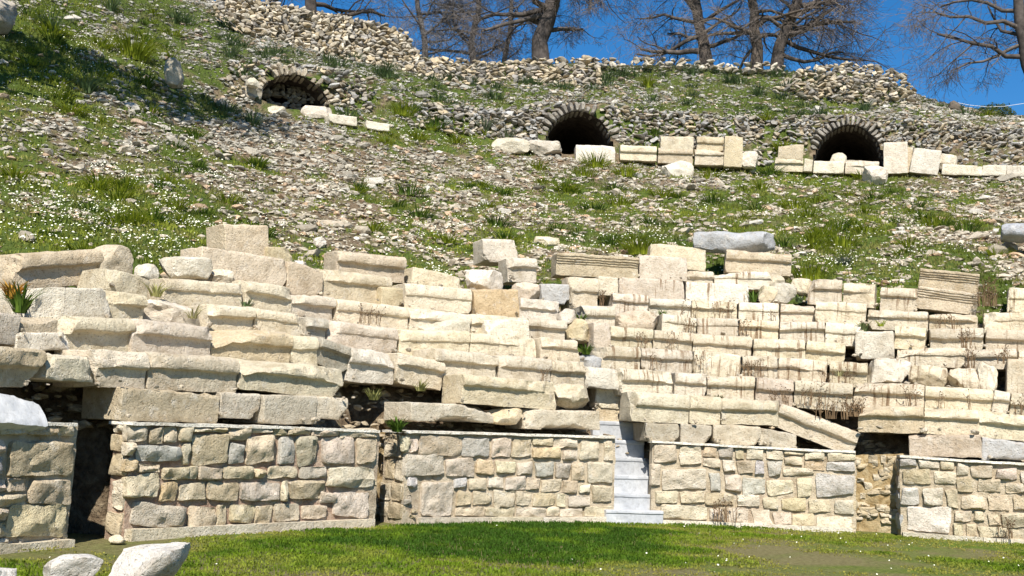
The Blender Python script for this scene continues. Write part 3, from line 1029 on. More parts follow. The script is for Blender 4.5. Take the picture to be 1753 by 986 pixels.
W3 = [(688, 746, 701, 773, 'c'), (702, 749, 716, 775, 'p'), (717, 745, 788, 780, 't'), (790, 749, 840, 781, 'g'), (842, 750, 873, 781, 'p'),
      (692, 777, 761, 815, 'c'), (763, 783, 812, 816, 'p'), (815, 786, 844, 812, 'o'), (846, 788, 884, 812, 'c'), (699, 816, 713, 833, 'g'),
      (714, 817, 776, 884, 'c'), (778, 818, 799, 837, 'g'), (801, 815, 831, 838, 't'), (833, 814, 862, 837, 'c'), (864, 814, 899, 839, 'c'),
      (781, 839, 807, 865, 't'), (809, 840, 841, 866, 'y'), (843, 840, 879, 868, 'c'), (780, 867, 829, 885, 't'), (831, 868, 879, 885, 'c'),
      (875, 748, 908, 786, 't'), (910, 747, 944, 763, 'y'), (946, 749, 989, 767, 'c'), (990, 750, 1029, 786, 'c'), (1031, 752, 1051, 788, 'c'),
      (910, 766, 960, 786, 'o'), (962, 769, 988, 786, 'c'), (886, 790, 912, 814, 'c'), (914, 790, 950, 817, 'g'), (951, 793, 977, 818, 's'),
      (979, 790, 1001, 823, 't'), (1003, 790, 1050, 827, 'c'), (900, 817, 924, 839, 'p'), (926, 819, 961, 841, 't'), (963, 821, 988, 845, 't'),
      (990, 828, 1011, 843, 'c'), (1012, 830, 1050, 862, 'c'), (881, 841, 910, 866, 'p'), (912, 844, 949, 866, 't'), (951, 844, 969, 868, 'c'),
      (971, 846, 1010, 868, 'c'), (881, 868, 933, 886, 'c'), (935, 868, 957, 885, 'c'), (959, 871, 996, 886, 'c'), (998, 865, 1050, 887, 'c')]
W4 = [(1105, 766, 1115, 786, 'o'), (1116, 758, 1160, 793, 'p'), (1161, 762, 1202, 796, 'c'), (1204, 764, 1228, 782, 'o'), (1229, 764, 1256, 784, 'd'),
      (1258, 766, 1274, 786, 'c'), (1276, 767, 1309, 787, 'c'), (1203, 784, 1233, 800, 'c'), (1235, 787, 1259, 807, 'w'), (1261, 789, 1289, 812, 't'),
      (1291, 790, 1310, 814, 'g'), (1112, 794, 1130, 832, 'c'), (1132, 800, 1212, 838, 'c'), (1214, 812, 1234, 841, 'g'), (1236, 812, 1269, 842, 'c'),
      (1271, 816, 1311, 846, 'g'), (1120, 838, 1162, 861, 'c'), (1164, 840, 1206, 863, 'p'), (1208, 843, 1256, 867, 't'), (1259, 845, 1302, 869, 'c'),
      (1132, 863, 1212, 890, 'c'), (1214, 870, 1239, 893, 'p'), (1241, 870, 1284, 896, 'c'), (1286, 871, 1321, 899, 'c'), (1311, 770, 1340, 788, 'c'),
      (1342, 771, 1375, 779, 'c'), (1377, 772, 1414, 787, 'c'), (1416, 774, 1464, 789, 'c'), (1341, 780, 1374, 796, 'c'), (1376, 789, 1412, 807, 'o'),
      (1414, 790, 1465, 807, 'g'), (1312, 790, 1339, 816, 'g'), (1341, 798, 1392, 814, 'c'), (1313, 818, 1361, 848, 'c'), (1364, 816, 1391, 852, 'c'),
      (1395, 809, 1463, 852, 'g'), (1304, 850, 1333, 874, 'c'), (1335, 851, 1380, 876, 't'), (1382, 854, 1424, 879, 'c'), (1426, 856, 1464, 880, 'c'),
      (1323, 877, 1354, 901, 'p'), (1356, 878, 1393, 903, 't'), (1396, 881, 1458, 906, 'c')]
W5 = [(1541, 783, 1569, 799, 'g'), (1571, 785, 1606, 802, 'c'), (1608, 788, 1635, 804, 'c'), (1545, 802, 1596, 828, 't'), (1598, 806, 1636, 831, 'c'),
      (1542, 831, 1573, 866, 'g'), (1577, 834, 1617, 866, 'w'), (1548, 869, 1631, 914, 'w'), (1637, 793, 1660, 815, 'c'), (1662, 797, 1701, 819, 'p'),
      (1704, 801, 1743, 822, 'p'), (1745, 805, 1800, 830, 'c'), (1638, 817, 1667, 842, 't'), (1674, 821, 1715, 844, 't'), (1717, 824, 1752, 845, 't'),
      (1754, 832, 1800, 850, 't'), (1619, 836, 1641, 869, 't'), (1643, 845, 1688, 873, 'y'), (1690, 847, 1730, 874, 'y'), (1732, 850, 1800, 875, 'y'),
      (1633, 873, 1665, 893, 'p'), (1667, 875, 1686, 893, 'p'), (1688, 877, 1712, 899, 't'), (1714, 877, 1800, 903, 'p'), (1632, 895, 1650, 917, 'c'),
      (1652, 896, 1671, 919, 't'), (1673, 901, 1724, 921, 'c'), (1726, 905, 1800, 927, 'c')]
WDEF = [
    ('leftmost podium wall of big tan blocks under the white marble slab', -60, 121, [(-60, 718), (0, 724), (121, 726)], W1, (-60, 136, 918, 945)),
    ('podium wall with large rounded stones and pink mortar between two dark niches', 216, 644, [(216, 723), (440, 730), (644, 738)], W2, (231, 645, 906, 888)),
    ('podium wall with one orange stone running up to the grey steps', 690, 1051, [(690, 738), (850, 742), (1051, 748)], W3, (722, 1053, 886, 885)),
    ('podium wall with a big blue grey stone beyond the grey steps', 1115, 1465, [(1115, 755), (1300, 766), (1465, 773)], W4, (1136, 1460, 891, 906)),
    ('podium wall with a white cornerstone at the far edge of the orchestra', 1541, 1830, [(1541, 780), (1650, 788), (1830, 797)], W5, (1545, 1830, 915, 930)),
]
for wi, (lab, x0, x1, topl, stones, pl) in enumerate(WDEF):
    tl = interp_line(topl)
    pxs = list(np.linspace(x0, x1, max(10, int((x1 - x0) / 7))))
    mid = at((x0 + x1) / 2, 850, .4)
    root = bpy.data.objects.new('podium_wall', None)
    COL.objects.link(root)
    root.location = (mid[0], mid[1], 0)
    root['label'] = lab
    root['category'] = 'wall'
    root['group'] = 'walls round the orchestra'
    bpy.context.view_layer.update()
    inv = np.array([mid[0], mid[1], 0])
    zt = lambda px: at(px, tl(px), UW)[2]
    U1 = {3: .30, 1: .40}.get(wi, .78)
    V, Q, th = wall_strip(pxs, lambda p: -.05, zt, UW + .022, U1, 26, 40 + wi, .016, M_MORTAR, 'w')
    body = link('wall_core', make_mesh('wall_core', V - inv, Q, None, M_PINK if wi == 1 else M_MORTAR, True, 50), root)
    # stones, each grown until it meets its neighbours
    ST = [list(q) for q in stones]
    yb_ = lambda px: np.interp(px, [q[0] for q in _gp], [q[1] for q in _gp])
    for _ in range(11):
        for k, q in enumerate(ST):
            for side, dlt in ((0, -1), (1, -1), (2, 1), (3, 1)):
                t_ = q[:4]
                t_[side] += dlt
                if t_[1] < tl((t_[0] + t_[2]) / 2) + 4 or t_[3] > yb_((t_[0] + t_[2]) / 2) - 9 or t_[0] < x0 + 1 or t_[2] > x1 - 1:
                    continue
                if any(m_ is not q and t_[0] < m_[2] + 1.4 and t_[2] > m_[0] - 1.4 and t_[1] < m_[3] + 1.4 and t_[3] > m_[1] - 1.4 for m_ in ST):
                    continue
                q[side] += dlt
    stones = [(max(q[0], x0 - 3), q[1], min(q[2], x1 + 3), q[3], q[4]) for q in ST if q[2] > x0 + 6]
    acc = Acc()
    for si, (a, c, b, d, cc) in enumerate(stones):
        p00, p10 = at(a, d, UW), at(b, d, UW)
        p01, p11 = at(a, c, UW), at(b, c, UW)
        X = (p10 - p00 + p11 - p01)
        w = np.linalg.norm(X) / 2
        X = X / np.linalg.norm(X)
        Y = np.cross([0, 0, 1], X)
        Y /= np.linalg.norm(Y)
        Z = np.cross(X, Y)
        h = ((p01 - p00)[2] + (p11 - p10)[2]) / 2
        r = random.Random(si * 13 + wi)
        k = r.uniform(.84, 1.1)
        col = lerp(np.array(ALB[cc]), np.array(ALB['c']), .25) * k * np.array([1, r.uniform(.97, 1.02), r.uniform(.92, 1.06)])
        pillow(acc, (p00 + p10 + p01 + p11) / 4, X, Y, Z, w * 1.02, h * 1.03, r.uniform(.045, .085) if wi in (0, 1) else r.uniform(.03, .055),
               col, si * 71 + wi * 977 + 3)
    # small chinking stones on the bare mortar
    r = random.Random(wi + 60)
    for _ in range(int((x1 - x0) * .8)):
        px = r.uniform(x0 + 4, x1 - 4)
        py = r.uniform(tl(px) + 6, np.interp(px, [q[0] for q in _gp], [q[1] for q in _gp]) - 8)
        if any(a - 5 < px < b + 5 and c - 4 < py < d + 4 for a, c, b, d, _c in stones):
            continue
        p = at(px, py, UW)
        X, Y = frame_at(theta_of(p))
        w = r.uniform(.05, .15)
        col = np.array(ALB[r.choice('tcpsy')]) * r.uniform(.8, 1.05)
        pillow(acc, p, X, Y, np.array([0, 0, 1.]), w, r.uniform(.04, .09), .03, col, r.randrange(9999))
    # quoins of the two end faces
    for px, sg in ((x0, -1), (x1, 1)) if wi != 3 else ((x1, 1),):
        t = theta_of(at(px, 850, UW))
        Xr, Yr = frame_at(t)
        z = 0.05
        zt_ = zt(px)
        k = 0
        while z < zt_ - .12:
            h = min(r.uniform(.17, .36), zt_ - z - .02)
            uu = UW + .02
            while uu < U1 - .04:
                w = min(r.uniform(.2, .45), U1 + .02 - uu)
                if w > .1:
                    c0 = polar(t, uu + w / 2, z + h / 2)
                    col = np.array(ALB[r.choice('ccty' if wi != 4 else 'sdtg')]) * r.uniform(.88, 1.05)
                    if sg < 0:
                        pillow(acc, c0, -Yr, Xr, np.array([0, 0, 1.]), w, h, .03, col, r.randrange(9999))
                    else:
                        pillow(acc, c0, Yr, -Xr, np.array([0, 0, 1.]), w, h, .03, col, r.randrange(9999))
                uu += w + .01
            z += h + .012
    me = acc.mesh('masonry', M_WALLSTONE, True, 30)
    co = np.empty(len(me.vertices) * 3, dtype=np.float32)
    me.vertices.foreach_get('co', co)
    me.vertices.foreach_set('co', (co.reshape(-1, 3) - inv.astype(np.float32)).ravel())
    link('masonry', me, root)
    # levelling cap
    V, Q, _ = wall_strip(pxs, lambda p: zt(p) - .025, lambda p: zt(p) + .012, UW - .055, U1 + .02, 3, 70 + wi, .012, M_SEAT, 'c')
    cp = link('coping', make_mesh('coping', V - inv, Q, None, M_SEAT, True, 50), root)
    cp.color = (.80, .75, .65, 0)
    # base moulding
    a, b, ya, yb = pl
    yl = interp_line([(a, ya), (b, yb)])
    cuts_ = [a]
    while cuts_[-1] < b - 130:
        cuts_.append(cuts_[-1] + random.uniform(85, 150))
    cuts_.append(b)
    for c0, c1 in zip(cuts_[:-1], cuts_[1:]):
        seg = list(np.linspace(c0 + .4, c1 - .4, 9))
        V, Q, _ = wall_strip(seg, lambda p: -.06, lambda p: max(.06, at(p, yl(p), .02)[2]), -.005, .16, 5, 90 + wi, .006, M_SEAT, 'p', 3)
        # a torus edge: pull the middle of the front inward
        ob = link('base_moulding', make_mesh('base_moulding', V - inv, Q, None, M_SEAT, True, 40), root)
        tint(ob, 'c' if wi < 3 else 'w')

# ragged back walls of the three niches
for ni, (x0, x1, yt, lab, mix_) in enumerate((
        (112, 250, 724, 'rough earthen back wall of the wide dark first niche', 'tsy'),
        (626, 712, 738, 'pale plastered back wall of the narrow second niche', 'cty'),
        (1448, 1560, 778, 'ochre earth back wall of the niche beside the white cornerstone', 'yct'))):
    pxs = list(np.linspace(x0, x1, 16))
    ua = (1.40, 1.0, .60)[ni]
    V, Q, th = wall_strip(pxs, lambda p: -.05, lambda p: at(p, yt, .62)[2] - .02, ua, ua + .3, 24, 140 + ni, .05, M_NICHE, 'n')
    mid = at((x0 + x1) / 2, 850, .6) * [1, 1, 0]
    root = link('niche_wall', make_mesh('niche_wall', V - mid, Q, None, M_NICHE, True, 60), None, lab, 'wall', None, None, Matrix.Translation(Vector(mid)))
    acc = Acc()
    r = random.Random(ni + 300)
    for _ in range(55):
        px = r.uniform(x0 + 6, x1 - 6)
        f = r.random()
        yb = float(np.interp(px, [q[0] for q in _gp], [q[1] for q in _gp]))
        py = yt + 8 + (yb - yt - 30) * (f ** 2.2 if r.random() < .6 else 1 - .25 * f)
        t_ = theta_of(at(px, 850, ua))
        p = polar(t_, ua, at(px, py, .6)[2]) - mid
        X, Y = frame_at(th[8])
        col = np.array(ALB[r.choice(mix_)]) * r.uniform(.75, 1.05)
        pillow(acc, p, X, Y, np.array([0, 0, 1.]), r.uniform(.10, .26), r.uniform(.07, .15), .05, col, r.randrange(9999))
    link('stones', acc.mesh('stones', M_WALLSTONE, True, 45), root)

# ------------------------------------------------------------------ the grey steps
root = bpy.data.objects.new('staircase', None)
COL.objects.link(root)
SP = at(1090, 890, .3)
root.location = (SP[0], SP[1], 0)
root['label'] = 'flight of six smooth grey marble steps between two podium walls'
root['category'] = 'steps'
bpy.context.view_layer.update()
STEPS = [(1038, 1137, 872, 896, -.02), (1038, 1130, 844, 873, .20), (1038, 1120, 812, 845, .42), (1038, 1114, 782, 813, .64),
         (1032, 1104, 752, 783, .86), (1016, 1099, 720, 753, 1.04)]
for k, (xl, xr, yt, yb, u) in enumerate(STEPS):
    a, b = at(xl, yt, u), at(xr, yt + (xr - xl) * .04, u)
    z0 = -.05 if k == 0 else at(1080, STEPS[k - 1][2], STEPS[k - 1][4])[2] - .03
    X = b - a
    X[2] = 0
    L = np.linalg.norm(X)
    X /= L
    Y = np.cross([0, 0, 1], X)
    h = (a[2] + b[2]) / 2 - z0
    me = block_mesh('step', L, h, .5, 'step', ['tr'] if k == 3 else [], 900 + k, M_MARBLE, .0045)
    base = (a + b) / 2
    base[2] = z0
    ob = link('step', me, root)
    ob.matrix_world = mat4(X, Y, np.array([0, 0, 1.]), base)
    kk = (1.1, 1.0, 1.12, .96, 1.06, .98)[k]
    ob.color = (.43 * kk, .43 * kk, .43 * kk, 0)

# ------------------------------------------------------------------ hillside terrain
COLS = {
    -200: [(560, 4), (430, 7.5), (250, 11.5), (100, 15), (20, 17.8), (-80, 21), (-140, 26)],
    0: [(540, 3.4), (440, 6.3), (260, 11), (110, 15), (30, 17.8), (-50, 21), (-110, 26)],
    250: [(450, 5), (350, 8.3), (235, 12.5), (135, 17), (110, 18), (50, 21), (-20, 24), (-60, 27)],
    450: [(450, 5.6), (350, 9.5), (262, 13.4), (192, 17.6), (120, 18.6), (85, 21), (40, 23.4), (28, 25.5)],
    600: [(462, 5.6), (350, 10), (272, 14), (208, 17.6), (150, 18.8), (118, 21), (92, 23.5), (80, 25.5)],
    800: [(486, 5.6), (380, 10), (302, 14.5), (250, 17.6), (195, 18.7), (150, 21), (122, 23.5), (112, 25.5)],
    1000: [(452, 6.4), (380, 10.2), (312, 15), (268, 17.7), (188, 18.6), (150, 21), (118, 23.5), (108, 25.5)],
    1250: [(442, 7.2), (390, 10.2), (335, 14.5), (289, 17.7), (205, 18.6), (165, 20.8), (125, 23.5), (114, 25.5)],
    1500: [(500, 5.6), (400, 10.6), (345, 15), (296, 17.7), (210, 18.6), (182, 20.5), (145, 23), (125, 25)],
    1620: [(486, 6), (400, 10.8), (345, 15), (297, 17.7), (222, 18.6), (197, 20.5), (188, 23), (186, 25)],
    1753: [(515, 5.4), (412, 10.8), (352, 15), (298, 17.7), (235, 18.6), (214, 20.5), (206, 23), (203, 25)],
    1950: [(530, 5.4), (420, 10.8), (360, 15), (306, 17.7), (245, 18.6), (222, 20.5), (214, 23), (211, 25)],
}
ug = np.concatenate([np.array([.62, .70, .74, .78, .82, .86, .9, 1.0]), np.arange(1.1, 17.6, .1), np.arange(17.6, 18.75, .035),
                     np.arange(18.75, 25.6, .1), np.array([26, 27, 29, 32, 38, 50, 80, 130])])
thg = np.radians(np.linspace(-118, 66, 980))
ZT = np.zeros((len(ug), len(thg)))
for iu, u in enumerate(ug):
    if u < 3.6:
        if u < .72:
            z = -.1
        elif u < .9:
            z = np.interp(u, [.72, .74, .86, .9], [-.1, .0, 1.12, 1.22])
        else:
            z = 1.24 + (min(u, 1.7) - .9) * 1.0 + max(u - 1.7, 0) * .60
        ZT[iu] = z
        continue
    ths, zs = [], []
    for px in sorted(COLS):
        ys, us = zip(*COLS[px])
        uu = min(max(u, us[0]), us[-1])
        y = float(np.interp(uu, us, ys))
        p = at(px, y, uu)
        z = p[2]
        if u < us[0]:
            zf = 1.24 + .8 + 1.9 * .60
            z = zf + (z - zf) * (u - 3.6) / max(us[0] - 3.6, .01) if us[0] > 3.6 else z
        if u > us[-1]:
            z = z + np.interp(u - us[-1], [0, 3, 10, 40, 110], [0, .15, -.3, -3, -8])
        ths.append(theta_of(p))
        zs.append(z)
    ths, zs = np.array(ths), np.array(zs)
    o = np.argsort(ths)
    ZT[iu] = np.interp(thg, ths[o], zs[o])
    if u > 5:
        k = np.exp(-.5 * (np.arange(-20, 21) / 8.0) ** 2)
        k /= k.sum()
        ZT[iu] = np.convolve(np.pad(ZT[iu], 20, mode='edge'), k, 'valid')
UG, TG = np.meshgrid(ug, thg, indexing='ij')
RG = np.interp(TG.ravel(), _tt, _r0).reshape(TG.shape) + UG
XG = CEN[0] + RG * np.sin(TG)
YG = CEN[1] + RG * np.cos(TG)
flat = np.column_stack([XG.ravel(), YG.ravel(), ZT.ravel()])
big = fbm(flat * .45, 3, 4).reshape(TG.shape)
fine = fbm(flat * 2.2, 9, 4).reshape(TG.shape)
wamp = np.clip((UG - 4) / 3, 0, 1) * np.clip((34 - UG) / 8, .2, 1)
ZT = ZT + wamp * (.20 * big + .13 * fine) + (1 - np.clip((UG - 4) / 3, 0, 1)) * .06 * fine
# in the niches the bank is ragged rather than a smooth cylinder
sh = np.where((UG > .7) & (UG < 1.3), .16 * fbm(flat * 1.7, 21, 3).reshape(TG.shape), 0)
XG = XG + sh * np.sin(TG)
YG = YG + sh * np.cos(TG)


thA, thB = theta_of(at(117, 850, .4)), theta_of(at(219, 850, .4))
deep = np.clip((TG - thA) / .03, 0, 1) * np.clip((thB - TG) / .03, 0, 1) * np.interp(UG, [.6, .9, 1.6, 2.6], [.85, .85, .5, 0])
thA, thB = theta_of(at(640, 850, .4)), theta_of(at(694, 850, .4))
deep = deep + np.clip((TG - thA) / .02, 0, 1) * np.clip((thB - TG) / .02, 0, 1) * np.interp(UG, [.6, .9, 1.6, 2.6], [.5, .5, .3, 0])
XG = XG + deep * np.sin(TG)
YG = YG + deep * np.cos(TG)


def terrain_z(th, u):
    iu = np.clip(np.searchsorted(ug, u) - 1, 0, len(ug) - 2)
    it = np.clip(np.searchsorted(thg, th) - 1, 0, len(thg) - 2)
    fu = np.clip((u - ug[iu]) / (ug[iu + 1] - ug[iu]), 0, 1)
    ft = np.clip((th - thg[it]) / (thg[it + 1] - thg[it]), 0, 1)
    return ((ZT[iu, it] * (1 - fu) + ZT[iu + 1, it] * fu) * (1 - ft) + (ZT[iu, it + 1] * (1 - fu) + ZT[iu + 1, it + 1] * fu) * ft)


# vegetation map over the slope, read off the photograph
VX = [-200, 0, 250, 500, 750, 1000, 1250, 1500, 1753, 1950]
VY = [-100, 0, 60, 120, 180, 240, 300, 360, 420, 480]
VEG = np.array([
    [.9, .9, .8, .5, .5, .5, .5, .5, .5, .5],
    [.9, .9, .85, .5, .5, .5, .5, .5, .5, .5],
    [.85, .85, .80, .45, .35, .35, .5, .45, .45, .45],
    [.75, .75, .80, .55, .50, .50, .80, .60, .45, .45],
    [.65, .65, .62, .45, .65, .45, .68, .58, .35, .35],
    [.72, .72, .42, .26, .60, .42, .50, .40, .25, .25],
    [.85, .85, .60, .26, .28, .55, .62, .40, .22, .22],
    [.85, .85, .75, .38, .46, .50, .60, .60, .42, .42],
    [.80, .80, .85, .50, .60, .58, .62, .72, .50, .50],
    [.80, .80, .80, .60, .60, .50, .60, .60, .45, .45]])


def bil(tab, px, py):
    px = np.clip(px, VX[0], VX[-1] - .01)
    py = np.clip(py, VY[0], VY[-1] - .01)
    i = np.searchsorted(VY, py, side='right') - 1
    j = np.searchsorted(VX, px, side='right') - 1
    vy, vx = np.array(VY, float), np.array(VX, float)
    fy = (py - vy[i]) / (vy[i + 1] - vy[i])
    fx = (px - vx[j]) / (vx[j + 1] - vx[j])
    return (tab[i, j] * (1 - fx) + tab[i, j + 1] * fx) * (1 - fy) + (tab[i + 1, j] * (1 - fx) + tab[i + 1, j + 1] * fx) * fy


def veg_at(P):
    px, py, d = project(P)
    v = bil(VEG, px, py) + .03
    return v + .55 * fbm(P * .75, 5, 3) + .28 * fbm(P * 2.6, 6, 2)


ARCHES = [  # centre px, spring y, half width px, top y, u of the face, label
    (502, 186, 60, 130, 18.25, 'half buried low arch in the slope under the crest wall'),
    (990, 258, 58, 192, 18.2, 'dark arched vault mouth between the white rocks and the cut blocks'),
    (1452, 292, 62, 216, 18.2, 'dark round arch with a clear ring of grey voussoirs'),
]
vegv = np.clip(veg_at(np.column_stack([XG.ravel(), YG.ravel(), ZT.ravel()])), 0, 1)
vegv = np.where(UG.ravel() < 3.5, 0.05 + .25 * (fbm(flat * 1.5, 77, 2) > .25), vegv)
nU, nT = TG.shape
i, j = np.meshgrid(np.arange(nU - 1), np.arange(nT - 1), indexing='ij')
a = (i * nT + j).ravel()
Q = np.column_stack([a, a + 1, a + nT + 1, a + nT])
V = np.column_stack([XG.ravel(), YG.ravel(), ZT.ravel()])
keep = np.ones(len(Q), bool)
fc = V[Q].mean(1)
AR = []
for (cx, ys, hw, yt, uf, lab) in ARCHES:
    p = at(cx, ys, uf)
    t = theta_of(p)
    X, Y = frame_at(t)
    wl = np.linalg.norm(at(cx + hw, ys, uf) - at(cx - hw, ys, uf)) / 2
    hh = at(cx, yt, uf)[2] - p[2]
    AR.append((p, X, Y, wl, hh, lab))
    q = fc - p
    lx, ly, lz = q @ X, q @ Y, q[:, 2]
    inside = ((lx / wl) ** 2 + (np.maximum(lz, 0) / hh) ** 2 < 1.0) & (lz > -.35) & (ly > -.45) & (ly < 5.2)
    keep &= ~inside
me = make_mesh('hillside', V, Q[keep], None, M_EARTH, True, None, np.column_stack([vegv, vegv, vegv]))
link('hillside', me, None, 'weedy stony hillside rising behind the stone seats', 'hillside', None, 'structure')


# vault mouths
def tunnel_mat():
    m, nt, b = new_mat('shade_toned_masonry')
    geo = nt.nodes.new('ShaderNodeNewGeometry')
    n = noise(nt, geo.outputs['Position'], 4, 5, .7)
    nt.links.new(ramp(nt, n, [(.3, (.03, .025, .02)), (.6, (.10, .08, .065))]), b.inputs['Base Color'])  # masonry colour darkened so it carries the shade inside the vault
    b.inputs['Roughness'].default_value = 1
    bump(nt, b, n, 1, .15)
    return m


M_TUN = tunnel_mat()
for ai, (p, X, Y, wl, hh, lab) in enumerate(AR):
    root = bpy.data.objects.new('vault_arch', None)
    COL.objects.link(root)
    root.location = p
    root['label'] = lab
    root['category'] = 'arch'
    root['group'] = 'vault mouths of the upper gallery'
    bpy.context.view_layer.update()
    Zv = np.array([0, 0, 1.])
    # lining
    n, m = 22, 14
    prof = [(-wl * 1.0, -.4)] + [(-wl * math.cos(PI * k / n), hh * math.sin(PI * k / n)) for k in range(n + 1)] + [(wl, -.4)]
    prof = np.array(prof)
    V, Q = [], []
    for s in range(m + 1):
        yy = -.12 + 5.4 * s / m
        for (x, z) in prof:
            V.append(x * X + yy * Y + z * Zv)
    V = np.array(V)
    L_ = len(prof)
    for s in range(m):
        for k in range(L_):
            a = s * L_ + k
            b = s * L_ + (k + 1) % L_
            Q.append((a, b, b + L_, a + L_))
    V = V + vfbm(V * 1.8 + ai * 9, 31, 3) * .07
    ci = len(V)
    V = np.concatenate([V, V[m * L_:].mean(0)[None]])
    T = [(m * L_ + k, m * L_ + (k + 1) % L_, ci) for k in range(L_)]
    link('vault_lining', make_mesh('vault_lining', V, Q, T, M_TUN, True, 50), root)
    # ring of wedge stones
    acc = Acc()
    nv = 27 if ai == 2 else 22
    r = random.Random(ai + 5)
    for k in range(nv):
        w0 = PI * k / nv
        w1 = PI * (k + 1) / nv
        wm = (w0 + w1) / 2
        if r.random() < (.2, .14, .05)[ai]:
            continue
        th_ = r.uniform(.26, .52)
        ca, sa = -math.cos(wm), math.sin(wm)
        # position on the ellipse
        ex, ez = wl * ca, hh * sa
        nx_, nz_ = ca / wl, sa / hh
        nl = math.hypot(nx_, nz_)
        nx_, nz_ = nx_ / nl, nz_ / nl
        seglen = math.hypot(wl * (math.cos(w1) - math.cos(w0)), hh * (math.sin(w1) - math.sin(w0)))
        Rv, T_ = rock(2, 500 + ai * 40 + k, .97, 4, .05, .85, 1.05)
        c = np.array([ex + nx_ * th_ * .45, 0, ez + nz_ * th_ * .45])
        tx, tz = -nz_, nx_
        loc = np.column_stack([Rv[:, 0] * seglen * .47 * tx + Rv[:, 2] * th_ * .55 * nx_,
                               Rv[:, 1] * .42 + r.uniform(-.06, .06),
                               Rv[:, 0] * seglen * .47 * tz + Rv[:, 2] * th_ * .55 * nz_]) + c
        loc[:, 1] += .27 + r.uniform(-.1, .12)
        W = np.outer(loc[:, 0], X) + np.outer(loc[:, 1], Y) + np.outer(loc[:, 2], Zv)
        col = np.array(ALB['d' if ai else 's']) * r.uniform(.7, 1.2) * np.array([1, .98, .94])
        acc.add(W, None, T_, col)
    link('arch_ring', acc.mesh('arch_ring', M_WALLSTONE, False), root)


# ------------------------------------------------------------------ rubble walls on the slope
def rubble_wall(name, lab, tops, bots, u, thick, sx, sy, seed, cols, fill=1.0, lean=0.0, skip=None, core=True, soft=False):
    """a wall of loose stones: photo lines of its top and foot, its ring and thickness"""
    r = random.Random(seed)
    tl, bl = interp_line(tops), interp_line(bots)
    x0, x1 = tops[0][0], tops[-1][0]
    mid = at((x0 + x1) / 2, bl((x0 + x1) / 2), u)
    root = bpy.data.objects.new(name, None)
    COL.objects.link(root)
    root.location = mid
    root['label'] = lab
    root['category'] = 'wall'
    bpy.context.view_layer.update()
    if core:
        pxs = np.linspace(x0, x1, max(8, int((x1 - x0) / 8)))
        n, nz = len(pxs), 10
        V, Q = [], []
        for px in pxs:
            sec = []
            yt, yb = tl(px) + 2, bl(px) + 4
            P0 = None
            for k in range(nz + 1):
                q = at(px, yb + (yt - yb) * k / nz, u + .16 + lean * k / nz)
                sec.append(q)
            t = theta_of(sec[-1])
            _, Y = frame_at(t)
            for k in range(1, 5):
                sec.append(sec[nz] + Y * thick * k / 4)
            sec.append(np.array([*(sec[nz] + Y * thick)[:2], sec[0][2] - .5]))
            V += sec
        V = np.array(V)
        m = nz + 6
        for a in range(n - 1):
            for k in range(m - 1):
                q = a * m + k
                Q.append((q, q + m, q + m + 1, q + 1))
        for a in (0, n - 1):
            ci = len(V)
            V = np.concatenate([V, V[a * m:a * m + m].mean(0)[None]])
            for k in range(m):
                e = (a * m + k, a * m + (k + 1) % m, ci, ci)
        V = V + vfbm(V * 2.5, seed, 3) * .10
        link('wall_core', make_mesh('wall_core', V - mid, Q, None, M_MORTAR, True, 60), root)
    acc = Acc()
    y_rel = 0
    xs = x0
    while xs < x1:
        wpx = r.uniform(.7, 1.5) * sx
        yt, yb = tl(xs) - r.uniform(0, 4), bl(xs)
        y = yb
        while y > yt:
            hpx = r.uniform(.65, 1.35) * sy
            yy = max(y - hpx / 2, yt)
            xx = xs + r.uniform(-.35, .35) * sx
            ok = r.random() < fill and (not soft or r.random() < .2 + 2.6 * (yb - yy) / max(yb - yt, 1)) and not (skip and skip(xx, yy))
            if ok:
                f = (yb - yy) / max(yb - yt, 1)
                q = at(xx, yy, u + lean * f + r.uniform(-.14, .12))
                px_m = np.linalg.norm(at(xx + 10, yy, u) - at(xx, yy, u)) / 10
                Rv, T_ = r.choice(MED)
                t = theta_of(q)
                X, Y = frame_at(t)
                Zv = np.array([0, 0, 1.])
                k_ = r.choice((.75, .9, 1, 1, 1.25))
                w, h = wpx * px_m * .56 * k_, hpx * px_m * .58 * k_
                dpt = (w + h) * r.uniform(.5, .8)
                an = r.uniform(-.6, .6)
                lx = Rv[:, 0] * w
                lz = Rv[:, 2] * h
                lx, lz = lx * math.cos(an) - lz * math.sin(an), lx * math.sin(an) + lz * math.cos(an)
                W = q + np.outer(lx, X) + np.outer(Rv[:, 1] * dpt, Y) + np.outer(lz, Zv) - mid
                col = np.array(ALB[r.choice(cols)]) * r.uniform(.42, 1.05)
                acc.add(W, None, T_, col)
            y -= hpx * .86
        xs += wpx * .80
    link('rubble_masonry', acc.mesh('rubble_masonry', M_RUBBLE, False), root)
    return root


